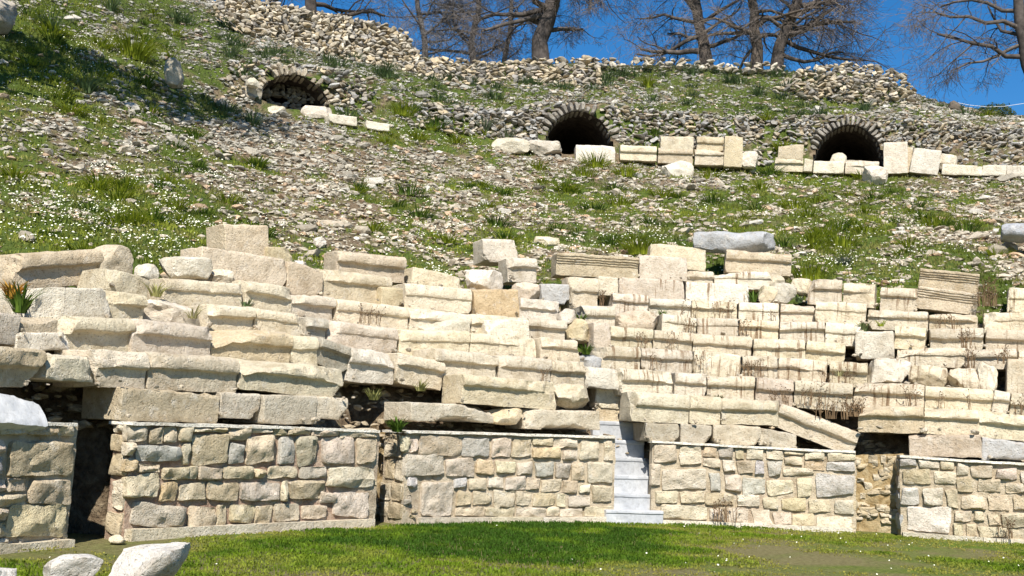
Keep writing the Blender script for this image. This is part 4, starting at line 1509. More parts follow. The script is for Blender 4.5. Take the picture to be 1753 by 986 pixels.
rubble_wall('rubble_wall', 'tall ruined rubble wall of pale stones climbing to the skyline',
            [(372, -6), (430, 3), (500, 14), (570, 29), (640, 42), (692, 56), (716, 92)], [(372, 30), (430, 62), (500, 92), (590, 118), (660, 124), (716, 134)],
            21.9, 1.2, 9, 6.5, 3, 'cswtstd', 1.0, 1.0)
rubble_wall('rubble_wall', 'low broken rubble wall along the skyline below the large bare trunk',
            [(718, 98), (780, 104), (850, 112), (905, 106), (960, 104), (1030, 104)], [(718, 138), (800, 146), (880, 158), (960, 162), (1030, 150)],
            21.0, 1.2, 9.5, 6, 4, 'cptsydtd', .95, 1.9, None, False, True)
rubble_wall('rubble_wall', 'sunlit rounded end of rubble wall on the skyline above the ringed arch',
            [(1330, 148), (1380, 120), (1440, 111), (1500, 116), (1545, 132), (1572, 160)], [(1330, 160), (1400, 172), (1470, 184), (1540, 190), (1572, 192)],
            20.5, 1.6, 10, 6, 6, 'cstsctd', .9, 2.2, None, False, True)


rubble_wall('rubble_wall', 'thin line of pale stones edging the crest between the low wall and the sunlit wall end',
            [(1030, 103), (1100, 101), (1180, 106), (1260, 110), (1340, 112)], [(1030, 116), (1100, 114), (1180, 119), (1260, 124), (1340, 128)],
            23.2, .6, 9, 6, 14, 'cswsw', .6, .4, None, False)


def arch_skip(px, py):
    for (cx, ys, hw, yt, uf, lab) in ARCHES:
        if abs(px - cx) < hw + 14 and (abs(px - cx) / (hw + 14)) ** 2 + (max(ys - py, 0) / (ys - yt + 14)) ** 2 < 1:
            return True
    return False


rubble_wall('retaining_wall', 'long grey rubble retaining wall pierced by two dark arches',
            [(700, 178), (830, 190), (930, 180), (1050, 186), (1250, 204), (1400, 200), (1530, 204), (1620, 214), (1753, 226), (1830, 232)],
            [(700, 214), (830, 240), (930, 254), (1050, 270), (1250, 286), (1400, 293), (1530, 296), (1620, 298), (1753, 300), (1830, 304)],
            17.85, .8, 9, 5.4, 8, 'gsdsdtgs', .80, .75, arch_skip, False)
rubble_wall('retaining_wall', 'collapsed rubble bank around the half buried arch',
            [(395, 108), (450, 108), (560, 120), (640, 140)], [(395, 160), (450, 182), (560, 192), (640, 208)],
            17.9, .8, 9, 5.4, 12, 'sgsdt', .6, .75, arch_skip, False)

rubble_wall('rubble_fill', 'dark rubble choking the mouth of the half buried arch',
            [(448, 158), (475, 141), (502, 136), (530, 141), (557, 160)], [(448, 188), (502, 190), (557, 194)], 19.2, .5, 10, 6, 17, 'dsdsg', .9, .2, None, False)

# ------------------------------------------------------------------ cut blocks on the terrace
DIAZ = [
    ('boulder', 'r', 846, 908, 231, 234, 255, 258, 'w', 'long white rock beside an agave at the arch mouth', 17.3),
    ('boulder', 'r', 904, 963, 236, 239, 259, 263, 'w', 'flat white rock partly across the middle arch', 17.3),
    ('terrace_block', 'p', 986, 1054, 247, 249, 274, 277, 'w', 'white block behind bright weeds before the middle arch', 17.2),
    ('terrace_block', 's', 1062, 1125, 247, 249, 267, 270, 'c', 'long low cream seat block on the terrace, next after the weedy one', 17.2),
    ('terrace_block', 's', 1127, 1187, 251, 254, 272, 275, 'y', 'lower of two stacked cream blocks above the white boulder', 17.2),
    ('terrace_block', 'p', 1131, 1188, 232, 234, 252, 254, 'c', 'upper of two stacked cream blocks above the white boulder', 17.25),
    ('terrace_block', 's', 1193, 1240, 232, 234, 254, 256, 'y', 'upper stacked seat block beside the upright slab', 17.25),
    ('terrace_block', 's', 1190, 1240, 254, 256, 275, 278, 'c', 'lower stacked seat block beside the upright slab', 17.2),
    ('terrace_block', 'p', 1241, 1273, 232, 233, 279, 281, 'y', 'upright cream slab at the end of the stacked row', 17.1),
    ('boulder', 'r', 1271, 1300, 255, 258, 281, 284, 'w', 'ragged white stone at the foot of the upright slab', 17.1),
    ('terrace_block', 'p', 1333, 1376, 246, 247, 267, 269, 'y', 'golden block on top of a low one left of the ringed arch', 17.25),
    ('terrace_block', 's', 1327, 1376, 268, 269, 286, 288, 'c', 'low block carrying the golden one left of the ringed arch', 17.2),
    ('terrace_block', 'p', 1377, 1393, 270, 271, 288, 289, 'c', 'narrow block wedged at the foot of the ringed arch', 17.2),
    ('terrace_block', 'p', 1393, 1446, 275, 276, 290, 292, 'w', 'low pale sill stone in the ringed arch', 17.2),
    ('boulder', 'r', 1424, 1451, 258, 262, 289, 291, 'w', 'rounded white stone standing in the ringed arch mouth', 17.35),
    ('terrace_block', 's', 1448, 1506, 272, 275, 291, 293, 'c', 'cream seat block across the ringed arch mouth', 17.2),
    ('boulder', 'r', 1478, 1521, 281, 284, 311, 313, 'w', 'white boulder fallen in front of the ringed arch', 16.6),
    ('terrace_block', 'p', 1512, 1554, 243, 241, 290, 292, 'w', 'tall square white block right beside the ringed arch', 17.2),
    ('terrace_block', 'p', 1551, 1564, 250, 251, 289, 290, 't', 'narrow tan slab squeezed between two tall white blocks', 17.4),
    ('terrace_block', 'p', 1564, 1613, 252, 257, 291, 293, 'w', 'tall white block with a gabled top', 17.2),
    ('boulder', 'r', 1606, 1641, 261, 266, 283, 286, 'w', 'ragged white stone behind the gabled block', 17.4),
    ('kerb_stone', 'p', 1613, 1682, 281, 283, 293, 295, 'w', 'long low white kerb stone right of the gabled block', 17.2),
    ('kerb_stone', 'p', 1682, 1724, 281, 283, 294, 296, 'w', 'middle white kerb stone on the terrace edge', 17.2),
    ('kerb_stone', 'p', 1724, 1800, 282, 285, 295, 298, 'w', 'last white kerb stone at the edge of the view', 17.2),
    ('boulder', 'r', 1133, 1188, 274, 271, 304, 307, 'w', 'bright white angular boulder below the stacked cream blocks', 16.4),
    ('boulder', 'r', 445, 492, 176, 181, 193, 196, 'w', 'white sill stone at the mouth of the half buried arch', 17.6),
    ('boulder', 'r', 518, 573, 178, 182, 196, 199, 'w', 'long white sill stone right of the half buried arch mouth', 17.5),
    ('boulder', 'r', 423, 453, 133, 138, 162, 166, 'w', 'white jamb stone left of the half buried arch', 17.8),
    ('kerb_stone', 'p', 563, 612, 194, 200, 204, 211, 'w', 'thin white kerb slab among bright grass by the half buried arch', 17.0),
    ('kerb_stone', 'p', 628, 668, 205, 212, 214, 220, 'w', 'thin white kerb slab among the daisies on the path', 17.0),
    ('standing_stone', 'r', 285, 318, 96, 100, 141, 143, 's', 'upright lichen speckled stone standing in the grass', 15.8),
    ('boulder', 'r', 404, 447, 310, 313, 332, 336, 's', 'flat topped grey boulder alone on the green slope', 10.9),
    ('boulder', 'r', 534, 607, 372, 382, 404, 414, 'p', 'pinkish overhanging rock with a dark slit below it', 8.3),
    ('boulder', 'r', 284, 384, 262, 274, 284, 296, 'p', 'long flat pinkish rock ledge in the daisy slope', 11.8),
    ('boulder', 'r', -40, 32, -8, -4, 44, 48, 'd', 'grey boulder in the top corner of the slope, darkened by painted shade', 16.6),  # the boulder's shade is put into its darker grey
    ('boulder', 'r', 918, 962, 402, 406, 418, 421, 'c', 'pale flat boulder among daisies above the moulded beam', 8.2),
    ('boulder', 'r', 492, 514, 338, 340, 350, 352, 'w', 'small white boulder on the stony slope', 10.4),
    ('boulder', 'r', 540, 560, 405, 407, 420, 421, 'w', 'small white boulder in the daisies by the pinkish rock', 7.0),
    ('boulder', 'r', 425, 445, 130, 133, 142, 144, 'w', 'small white stone near the standing stone', 17.4),
    ('boulder', 'r', 210, 232, 248, 249, 256, 257, 'w', 'small flat white stone in the daisies', 11.4),
    ('boulder', 'r', 1286, 1312, 330, 332, 343, 344, 'g', 'small grey rock with a shaded underside', 14.5),
]
for nm, kind, xl, xr, ytl, ytr, ybl, ybr, c, lab, u in DIAZ:
    place_block(nm, 8, kind, xl, xr, ytl, ytr, ybl, ybr, c, '', lab, {'boulder': 'boulder', 'kerb_stone': 'kerb stone', 'standing_stone': 'stone'}.get(nm, 'stone block'),
                {'terrace_block': 'cut blocks set along the upper terrace', 'kerb_stone': 'kerb stones of the upper terrace'}.get(nm), dep=.6, u=u, ext=.10)

# foreground boulders on the turf
for xl, xr, yt, yb, z0, lab, sd in ((183, 309, 926, 1012, 0, 'large pale angular boulder on the turf with a shaded flank', 71),
                                    (66, 172, 944, 1010, 0, 'pointed pale boulder at the bottom of the view', 79),
                                    (-60, 16, 966, 1006, 0, 'flat grey boulder cut off by the corner of the view', 83)):
    base = ground((xl + xr) / 2, yb)
    d = base[1]
    L = (xr - xl) / F * d
    h = (yb - yt) / F * d
    Vr, T = rock(4, sd, .15, 16, .06, .38, .85)
    Vr = Vr + np.column_stack([Vr[:, 2] * .35, np.zeros(len(Vr)), np.zeros(len(Vr))])
    Vr = Vr / np.abs(Vr).max(0)
    Vr = Vr * np.array([L / 2, L * .38, h / 2]) + [0, 0, h / 2 - .03]
    Vr = Vr + vfbm(Vr * 7, sd + 4, 3) * .02 + vfbm(Vr * 18, sd, 2) * .008
    o = link('boulder', make_mesh('boulder', Vr, None, T, M_SEAT, True, 22), None, lab, 'boulder', None, None,
             Matrix.Translation(Vector(base)))
    o.color = (.57, .54, .49, 0)
for xl, xr, yt, yb, lab in ((186, 214, 914, 930, 'small pale stone lying in the mouth of the first niche'),
                            (693, 703, 864, 872, 'tiny pale stone on the earth of the second niche')):
    base = ground((xl + xr) / 2, yb)
    L = (xr - xl) / F * base[1]
    Vr, T = rock(3, xl, .3, 8, .06)
    Vr = Vr * np.array([L / 2, L * .4, (yb - yt) / F * base[1] / 2]) + [0, 0, (yb - yt) / F * base[1] / 2 - .01]
    o = link('boulder', make_mesh('boulder', Vr, None, T, M_SEAT, True, 35), None, lab, 'boulder', None, None, Matrix.Translation(Vector(base)))
    tint(o, 'c')

# ------------------------------------------------------------------ orchestra ground
xs = np.concatenate([[-150, -60, -30], np.linspace(-16, 22, 220), [35, 70, 160]])
ys = np.concatenate([[-40, -10], np.linspace(2, 22, 140), [40, 90, 200]])
GX, GY = np.meshgrid(xs, ys, indexing='ij')
pf = np.column_stack([GX.ravel(), GY.ravel(), np.zeros(GX.size)])
gz = .02 * fbm(pf * .8, 2, 3) - .012
gz = np.where((np.abs(GX.ravel()) < 25) & (GY.ravel() < 25) & (GY.ravel() > 0), gz, -.25)
i, j = np.meshgrid(np.arange(len(xs) - 1), np.arange(len(ys) - 1), indexing='ij')
a = (i * len(ys) + j).ravel()
me = make_mesh('orchestra_ground', np.column_stack([pf[:, :2], gz]), np.column_stack([a, a + len(ys), a + len(ys) + 1, a + 1]), None, M_LAWN, True)
link('orchestra_ground', me, None, 'mossy green turf floor of the orchestra', 'ground', None, 'structure')


# ------------------------------------------------------------------ blades
def blades(P, n_per, hgt, wid, spread, up, cols, r, bend=.5):
    """triangular two-joint blades rooted near the points P; returns V, T, C"""
    n = len(P) * n_per
    base = np.repeat(P, n_per, 0)
    H = np.repeat(hgt, n_per) * r.uniform(.55, 1.15, n)
    an = r.uniform(0, 2 * PI, n)
    off = r.uniform(0, 1, n) ** .7 * np.repeat(spread, n_per)
    dx, dy = np.cos(an), np.sin(an)
    b = base + np.column_stack([dx * off, dy * off, np.zeros(n)])
    lean = r.uniform(.1, 1, n) * bend
    w = np.repeat(wid, n_per) * r.uniform(.7, 1.3, n)
    pa = r.uniform(0, 2 * PI, n)
    sx, sy = np.cos(pa) * w / 2, np.sin(pa) * w / 2
    S = np.column_stack([sx, sy, np.zeros(n)])
    m = b + np.column_stack([dx * lean * H * .35, dy * lean * H * .35, H * .6])
    t = b + np.column_stack([dx * lean * H * .95, dy * lean * H * .95, H * (1 - .35 * lean)])
    V = np.stack([b - S, b + S, m + S * .8, m - S * .8, t], 1).reshape(-1, 3)
    k = np.arange(n) * 5
    T = np.concatenate([np.column_stack([k, k + 1, k + 2]), np.column_stack([k, k + 2, k + 3]), np.column_stack([k + 3, k + 2, k + 4])])
    C = np.repeat(np.repeat(cols, n_per, 0) * r.uniform(.75, 1.25, (n, 1)), 5, 0)
    return V, T, C




# lawn of the orchestra
n = 100000
gx, gy = rs.uniform(-8.5, 13, n), rs.uniform(7.0, 19.5, n)
rad = np.hypot(gx - CEN[0], gy - CEN[1])
tt_ = np.arctan2(gx - CEN[0], gy - CEN[1])
P = np.column_stack([gx, gy, np.zeros(n)])
lush = fbm(P * .45, 12, 3) * 1.2 + .3 + .7 * fbm(P * 1.6, 13, 3)
px, py, dd = project(P)
lush += .45 * np.exp(-((px - 800) / 420) ** 2) - .35 * np.exp(-((px - 1300) / 260) ** 2 - ((py - 965) / 28) ** 2) - .3 * np.exp(-((px - 150) / 200) ** 2)
lush -= .5 * np.exp(-((px - 640) / 60) ** 2 - ((py - 950) / 16) ** 2) * 1.2
ok = (rad < np.interp(tt_, _tt, _r0) - .02) & (lush + rs.uniform(-.25, .25, n) > .05) & (py < 1100) & (px > -150) & (px < 1900)
P, lush = P[ok], np.clip(lush[ok], 0, 1)
cols = lerp((.27, .25, .05), (.15, .225, .012), np.clip(lush * 1.8, 0, 1)[:, None])
cols = lerp(cols, np.array([.045, .10, .008]), np.clip(lush * 1.7 - .65 + .8 * fbm(P * 2.3, 14, 3), 0, 1)[:, None])
V, T, C = blades(P, 3, (.022 + .034 * lush), np.full(len(P), .016), np.full(len(P), .05), None, cols, rs, .9)
me = make_mesh('grass', V, None, T, M_GRASS, False, None, C)
link('grass', me, None, 'short bright green grass carpeting the orchestra floor', 'grass', None, 'stuff')


# ------------------------------------------------------------------ slope scatter
def sample_slope(n, u0, u1, r, margin=120):
    u = np.sqrt(r.uniform((10 + u0) ** 2, (10 + u1) ** 2, n)) - 10
    th = r.uniform(math.radians(-100), math.radians(50), n)
    z = terrain_z(th, u)
    rr = np.interp(th, _tt, _r0) + u
    P = np.column_stack([CEN[0] + rr * np.sin(th), CEN[1] + rr * np.cos(th), z])
    px, py, d = project(P)
    ok = (px > -margin) & (px < 1753 + margin) & (py > -130) & (py < 560)
    # keep the vault mouths clear
    for (p, X, Y, wl, hh, lab) in AR:
        q = P - p
        lx, ly = q @ X, q @ Y
        ok &= ~((np.abs(lx) < wl * 1.1) & (ly > -.7) & (ly < 1.2))
    return P[ok], px[ok], py[ok], u[ok], th[ok]


def add_rocks(acc, P, size, cols, protos, r, flat=.5, sink=.34):
    n = len(P)
    which = r.randint(0, len(protos), n)
    an, ti = r.uniform(0, 2 * PI, n), r.uniform(-.4, .4, n)
    SCL = np.column_stack([size * r.uniform(.8, 1.4, n), size * r.uniform(.7, 1.1, n), size * flat * r.uniform(.5, 1.4, n)])
    for w in range(len(protos)):
        k = np.where(which == w)[0]
        if not len(k):
            continue
        Vr, T = protos[w]
        W = Vr[None] * SCL[k][:, None]
        c, s_ = np.cos(ti[k])[:, None], np.sin(ti[k])[:, None]
        y, z = W[..., 1] * c - W[..., 2] * s_, W[..., 1] * s_ + W[..., 2] * c
        c, s_ = np.cos(an[k])[:, None], np.sin(an[k])[:, None]
        x, y = W[..., 0] * c - y * s_, W[..., 0] * s_ + y * c
        W = np.stack([x, y, z], -1) + P[k][:, None]
        W[..., 2] += (SCL[k, 2] * (1 - 2 * sink))[:, None]
        m = len(Vr)
        acc.add(W.reshape(-1, 3), None, (T[None] + (np.arange(len(k)) * m)[:, None, None]).reshape(-1, 3), np.repeat(cols[k], m, 0))


def stone_cols(P, px, py, r):
    n = len(P)
    warm = np.clip((py - 150) / 250, 0, 1)[:, None]
    c = lerp((.37, .36, .32), (.50, .44, .34), warm)
    c = c * r.uniform(.6, 1.18, (n, 1))
    pk = (r.uniform(0, 1, n) < .12)[:, None]
    c = np.where(pk, c * np.array([1.1, .88, .74]), c)
    wh = (r.uniform(0, 1, n) < .07)[:, None]
    return np.where(wh, np.array([.60, .57, .50]), c)


# rubble
P, px, py, u, th = sample_slope(360000, 4.6, 25, rs)
v = veg_at(P)
dens = np.clip(.9 - v * 1.1 + .5 * fbm(P * 1.9, 61, 2), .04, .9)
dens = np.where(u > 18.4, dens * 1.3 + .16, dens)
ok = rs.uniform(0, 1, len(P)) < dens
P, px, py, u = P[ok], px[ok], py[ok], u[ok]
size = .024 + .085 * rs.uniform(0, 1, len(P)) ** 4 + .05 * (rs.uniform(0, 1, len(P)) < .06)
acc = Acc()
add_rocks(acc, P, size, stone_cols(P, px, py, rs), SMALL, rs)
# hollows between the seats
n = 4200
th2 = rs.uniform(math.radians(-85), math.radians(30), n)
u2 = rs.uniform(.86, 4.6, n)
z2 = terrain_z(th2, u2)
rr2 = np.interp(th2, _tt, _r0) + u2
P2 = np.column_stack([CEN[0] + rr2 * np.sin(th2), CEN[1] + rr2 * np.cos(th2), z2])
add_rocks(acc, P2, rs.uniform(.03, .10, n), np.array([.40, .33, .23]) * rs.uniform(.6, 1.2, (n, 1)), SMALL, rs)
# chips and pebbles lying at the foot of the seat blocks
pts, sz = [], []
for b0, X, Y, L in DEBRIS:
    if b0[2] > 5.2:
        continue
    for _ in range(rs.randint(0, 6)):
        e = (rs.choice((-.5, .5)) + rs.normal(0, .04)) * L if rs.uniform() < .6 else rs.uniform(-.5, .5) * L
        pts.append(b0 + X * e - Y * rs.uniform(.0, .10) + [0, 0, rs.uniform(0, .06)])
        sz.append(rs.uniform(.012, .045))
add_rocks(acc, np.array(pts), np.array(sz), np.array([.46, .40, .31]) * rs.uniform(.55, 1.15, (len(pts), 1)), SMALL, rs, .8)
me = acc.mesh('rubble', M_RUBBLE, False)
link('rubble', me, None, 'broken limestone rubble strewn over the hillside', 'rubble', None, 'stuff')

# larger field stones: one object each, sharing a few meshes
FS = []
for k in range(10):
    Vr, T = MED[k]
    me = make_mesh('field_stone', Vr, None, T, M_SEAT, False)
    FS.append(me)
P, px, py, u, th = sample_slope(9000, 5.2, 24, rs, 10)
v = veg_at(P)
cl = fbm(P * .35, 44, 2)
ok = (rs.uniform(0, 1, len(P)) < np.clip(.55 - v * .5 + cl * .5, .02, .6)) & (py > 0) & (py < 480)
P, px, py = P[ok], px[ok], py[ok]
ii = rs.permutation(len(P))[:230]
for k in ii:
    o = bpy.data.objects.new('field_stone', FS[rs.randint(10)])
    COL.objects.link(o)
    s = .10 + .15 * rs.uniform(0, 1) ** 1.8
    sc = (s * rs.uniform(.9, 1.4), s * rs.uniform(.7, 1.0), s * rs.uniform(.4, .7))
    o.scale = sc
    o.rotation_euler = (rs.uniform(-.3, .3), rs.uniform(-.3, .3), rs.uniform(0, 6.28))
    o.location = P[k] + [0, 0, sc[2] * .35]
    c = stone_cols(P[k:k + 1], px[k:k + 1], py[k:k + 1], rs)[0] * 1.08
    o.color = (*c, 0)
    o['label'] = 'weathered limestone field stone half sunk among weeds on the hillside'
    o['category'] = 'stone'
    o['group'] = 'field stones scattered over the hillside'

# grass of the slope
P, px, py, u, th = sample_slope(110000, 4.6, 26, rs)
v = veg_at(P)
ok = rs.uniform(0, 1, len(P)) < np.clip((v - .25) * 1.9, .05, 1)
P, px, py, u, v = P[ok], px[ok], py[ok], u[ok], v[ok]
tone = np.clip(.5 + .9 * fbm(P * .6, 15, 3), 0, 1)[:, None]
cols = lerp((.055, .09, .014), (.265, .295, .038), tone)
olive = np.clip(fbm(P * 1.4, 19, 2) * 2.2 + .12, 0, .85)[:, None]
cols = lerp(cols, np.array([.25, .24, .07]), olive)
grey = np.clip((210 - py) / 110, 0, 1)[:, None] * np.clip((px - 150) / 200, 0, 1)[:, None] * .85
cols = lerp(cols, np.array([.16, .175, .085]) * rs.uniform(.6, 1.3, (len(P), 1)), grey)
hg = .05 + .08 * np.clip(v, 0, 1) * rs.uniform(.4, 1.3, len(P))
V, T, C = blades(P, 6, hg, np.full(len(P), .024), np.full(len(P), .10), None, cols, rs, .9)
me = make_mesh('hillside_grass', V, None, T, M_GRASS, False, None, C)
link('hillside_grass', me, None, 'short weedy grass covering the hillside', 'grass', None, 'stuff')


# daisies
def daisy_density(px, py):
    g = lambda x, y, sx, sy: np.exp(-((px - x) / sx) ** 2 - ((py - y) / sy) ** 2)
    d = .9 * g(120, 340, 280, 90) + .6 * g(330, 410, 120, 40) + .55 * g(130, 85, 130, 35) + .25 * g(80, 130, 120, 40)
    band = np.exp(-((py - (196 + (px - 560) * .19)) / 9) ** 2) * (px > 560) * (px < 850)
    d += 1.0 * band + .7 * g(760, 400, 60, 22) + .5 * g(760, 465, 90, 18) + .55 * g(640, 425, 60, 20) + .7 * g(1020, 416, 110, 14)
    d += .55 * g(1470, 455, 100, 28) + .35 * g(1540, 400, 120, 25) + .12 + .3 * g(900, 380, 60, 20)
    return d


P, px, py, u, th = sample_slope(120000, 4.8, 20, rs)
d = daisy_density(px, py) * np.clip(.45 + 2.4 * fbm(P * 1.1, 25, 3), .03, 2.2) * np.clip(veg_at(P) + .35, .15, 1)
ok = rs.uniform(0, 1, len(P)) < d * .85
P = P[ok] + [0, 0, 1] * rs.uniform(.05, .15, ok.sum())[:, None]
# a few in the lawn
n = 260
gx, gy = rs.uniform(-6, 11, n), rs.uniform(8, 17, n)
px, py, _ = project(np.column_stack([gx, gy, gx * 0]))
okl = (np.hypot(gx - CEN[0], gy - CEN[1]) < np.interp(np.arctan2(gx - CEN[0], gy - CEN[1]), _tt, _r0) - .1) & (rs.uniform(0, 1, n) < .15 + .6 * (px > 1150))
P = np.concatenate([P, np.column_stack([gx, gy, np.full(n, .055)])[okl]])
n = len(P)
k6 = np.arange(6) * PI / 3
nd = np.column_stack([rs.normal(-.1, .45, n), rs.normal(-.55, .45, n), np.ones(n)])
nd /= np.linalg.norm(nd, axis=1, keepdims=True)
ax = np.cross(nd, [1, 0, 0])
ax /= np.linalg.norm(ax, axis=1, keepdims=True)
ay = np.cross(nd, ax)
rad = rs.uniform(.010, .023, n) * np.where(P[:, 2] < .06, .55, 1)
ring = P[:, None] + rad[:, None, None] * (np.cos(k6)[None, :, None] * ax[:, None] + np.sin(k6)[None, :, None] * ay[:, None])
top = P + nd * rad[:, None] * .35
V = np.concatenate([ring, top[:, None]], 1).reshape(-1, 3)
b = np.arange(n)[:, None] * 7
T = np.stack([b + np.arange(6), b + (np.arange(6) + 1) % 6, np.broadcast_to(b + 6, (n, 6))], -1).reshape(-1, 3)
C = np.broadcast_to(np.array([.82, .82, .74]), (len(V), 3)).copy()
C[6::7] = (.80, .74, .40)
me = make_mesh('daisies', V, None, T, M_PETAL, False, None, C)
link('daisies', me, None, 'small white daisies sprinkled through the grass', 'daisies', None, 'stuff')


# ------------------------------------------------------------------ plants, one thing each
def leaf_ribbons(n, length, width, r, up=.8, droop=.8, cols=((.06, .10, .03), (.12, .17, .06)), seg=4, spread=.07):
    V, Q, C = [], [], []
    for k in range(n):
        an = r.uniform(0, 2 * PI)
        L = length * r.uniform(.55, 1.1)
        w = width * r.uniform(.7, 1.2)
        dx, dy = math.cos(an), math.sin(an)
        tilt = r.uniform(.15, 1.0) * (1 - up * .5)
        sp = spread * r.random() ** .6
        p = np.array([dx * sp, dy * sp, -.04 - .3 * max(spread - .1, 0)])
        el = PI / 2 - tilt
        c = lerp(cols[0], cols[1], r.random())
        b0 = len(V)
        for s in range(seg + 1):
            t = s / seg
            ww = w * (1 - t ** 1.6) * .5 + .001
            V += [p + np.array([-dy, dx, 0]) * ww, p - np.array([-dy, dx, 0]) * ww]
            C += [c, c]
            p = p + np.array([dx * math.cos(el), dy * math.cos(el), math.sin(el)]) * L / seg
            el -= droop * r.uniform(.15, .5)
        for s in range(seg):
            q = b0 + 2 * s
            Q.append((q, q + 1, q + 3, q + 2))
    return np.array(V), Q, np.array(C)


def plant(name, px, py, u, n, length, width, cols, label, cat, group, seed, up=.8, droop=.8, spread=.07):
    r = random.Random(seed)
    p = at(px, py, u)
    V, Q, C = leaf_ribbons(n, length, width, r, up, droop, cols, 4, spread)
    o = link(name, make_mesh(name, V, Q, None, M_GRASS, True, None, C), None, label, cat, group, None, Matrix.Translation(Vector(p)))
    return o


ASPH = ((.06, .105, .038), (.15, .205, .085))
LIME = ((.15, .20, .015), (.32, .36, .03))
DARKG = ((.05, .095, .014), (.12, .19, .024))


def u_on_slope(px, py):
    """ring at which the sight line through the pixel meets the slope"""
    best = None
    for u in np.arange(4.6, 25, .12):
        p = at(px, py, u)
        z = float(terrain_z(np.array([theta_of(p)]), np.array([u]))[0])
        if p[2] <= z:
            return u
    return 24.5


PLANTS = [
    # px, py, leaves, length, width, palette, label, category
    (88, 55, 70, .75, .035, ASPH, 'big dark asphodel clump near the top corner of the slope', 'plant'),
    (150, 158, 60, .7, .035, ASPH, 'blue green asphodel clump in the shaded band of the slope', 'plant'),
    (250, 150, 55, .6, .03, DARKG, 'dark leafy clump below the standing stone', 'plant'),
    (432, 215, 60, .7, .035, ASPH, 'asphodel clump at the end of the shaded band', 'plant'),
    (190, 20, 60, .7, .03, ASPH, 'grey green clump on the grassy crest', 'plant'),
    (300, 40, 60, .7, .03, ASPH, 'spiky clump between standing stone and crest wall', 'plant'),
    (395, 100, 60, .7, .03, ASPH, 'spiky clump below the climbing rubble wall', 'plant'),
    (228, 100, 170, .95, .03, LIME, 'yellow green rounded bush with a brown foot', 'bush'),
    (868, 240, 30, .6, .05, ((.09, .12, .06), (.17, .19, .10)), 'small agave on the long white rock', 'plant'),
    (935, 258, 24, .5, .05, ((.09, .12, .06), (.17, .19, .10)), 'small agave on the flat white rock', 'plant'),
    (1020, 285, 90, .6, .03, LIME, 'bright weeds hiding the white block before the middle arch', 'weeds'),
    (1070, 300, 80, .5, .03, LIME, 'bright weeds below the long low terrace block', 'weeds'),
    (1000, 300, 60, .45, .03, LIME, 'yellow green weeds left of the bright white boulder', 'weeds'),
    (920, 290, 60, .45, .03, LIME, 'yellow green weeds below the flat white rock', 'weeds'),
    (1215, 305, 60, .45, .03, LIME, 'green weeds right of the bright white boulder', 'weeds'),
    (1015, 360, 90, .35, .03, DARKG, 'dense dark green mat of weeds in mid slope', 'weeds'),
    (1060, 350, 80, .45, .03, LIME, 'yellow green weeds in mid slope next to a dark mat', 'weeds'),
    (1095, 430, 90, .5, .03, LIME, 'bright leafy weeds behind the moulded beam', 'weeds'),
    (850, 385, 80, .4, .03, DARKG, 'dark green weeds above the split pale block', 'weeds'),
    (700, 330, 70, .4, .03, DARKG, 'dark green patch of weeds on the stony slope', 'weeds'),
    (1385, 475, 90, .5, .03, LIME, 'bright weeds right of the pink seat block', 'weeds'),
    (1440, 420, 80, .55, .03, LIME, 'tall bright weeds on the slope above the lipped seat blocks', 'weeds'),
    (1405, 400, 60, .5, .03, LIME, 'bright weeds beside the end of the grey drum', 'weeds'),
    (1360, 355, 70, .45, .03, LIME, 'yellow green weeds below the low terrace stones', 'weeds'),
    (1650, 395, 90, .4, .03, DARKG, 'dark green weeds above the stacked moulded beams', 'weeds'),
    (1600, 385, 70, .45, .03, LIME, 'light green weeds on the stony right hand slope', 'weeds'),
    (1225, 410, 40, .4, .03, DARKG, 'dark weed growing over the grey column drum', 'weeds'),
    (1256, 408, 24, .35, .03, LIME, 'small light weed growing over the grey column drum', 'weeds'),
    (745, 215, 80, .5, .03, DARKG, 'green weeds above the daisy path', 'weeds'),
    (690, 195, 80, .55, .03, LIME, 'bright weeds on the bank above the daisy path', 'weeds'),
    (830, 225, 60, .6, .06, ((.12, .15, .09), (.22, .25, .16)), 'grey leaved plant left of the middle arch', 'plant'),
    (660, 130, 70, .6, .035, ASPH, 'grey green asphodel clump below the climbing rubble wall end', 'plant'),
    (1185, 130, 70, .6, .035, ASPH, 'asphodel clump on the crest right of the low rubble wall', 'plant'),
    (1250, 145, 70, .6, .035, ASPH, 'asphodel clump on the crest between the tree groups', 'plant'),
    (1300, 165, 70, .6, .035, ASPH, 'asphodel clump above the upright slab', 'plant'),
    (1110, 150, 70, .6, .035, LIME, 'light green clump on the crest above the middle arch', 'plant'),
    (1540, 165, 60, .55, .03, ASPH, 'grey green clump on the sunlit wall end', 'plant'),
    (1480, 190, 60, .5, .03, ASPH, 'grey green clump right above the ringed arch', 'plant'),
    (1445, 455, 60, .4, .02, ((.10, .12, .09), (.16, .18, .14)), 'grey bushy herb among stones on the lower slope', 'plant'),
]
for k, (px, py, n, L, w, pal, lab, cat) in enumerate(PLANTS):
    plant({'bush': 'bush', 'weeds': 'weed_clump', 'plant': 'plant_clump'}[cat], px, py, u_on_slope(px, py), int(n * (2.4 if cat != 'plant' else 1.5)), L * 1.15, w, pal, lab, cat,
          'clumps of plants on the hillside', 300 + k, .6 if pal is ASPH else .9, .8, .42 if cat != 'plant' else .14)
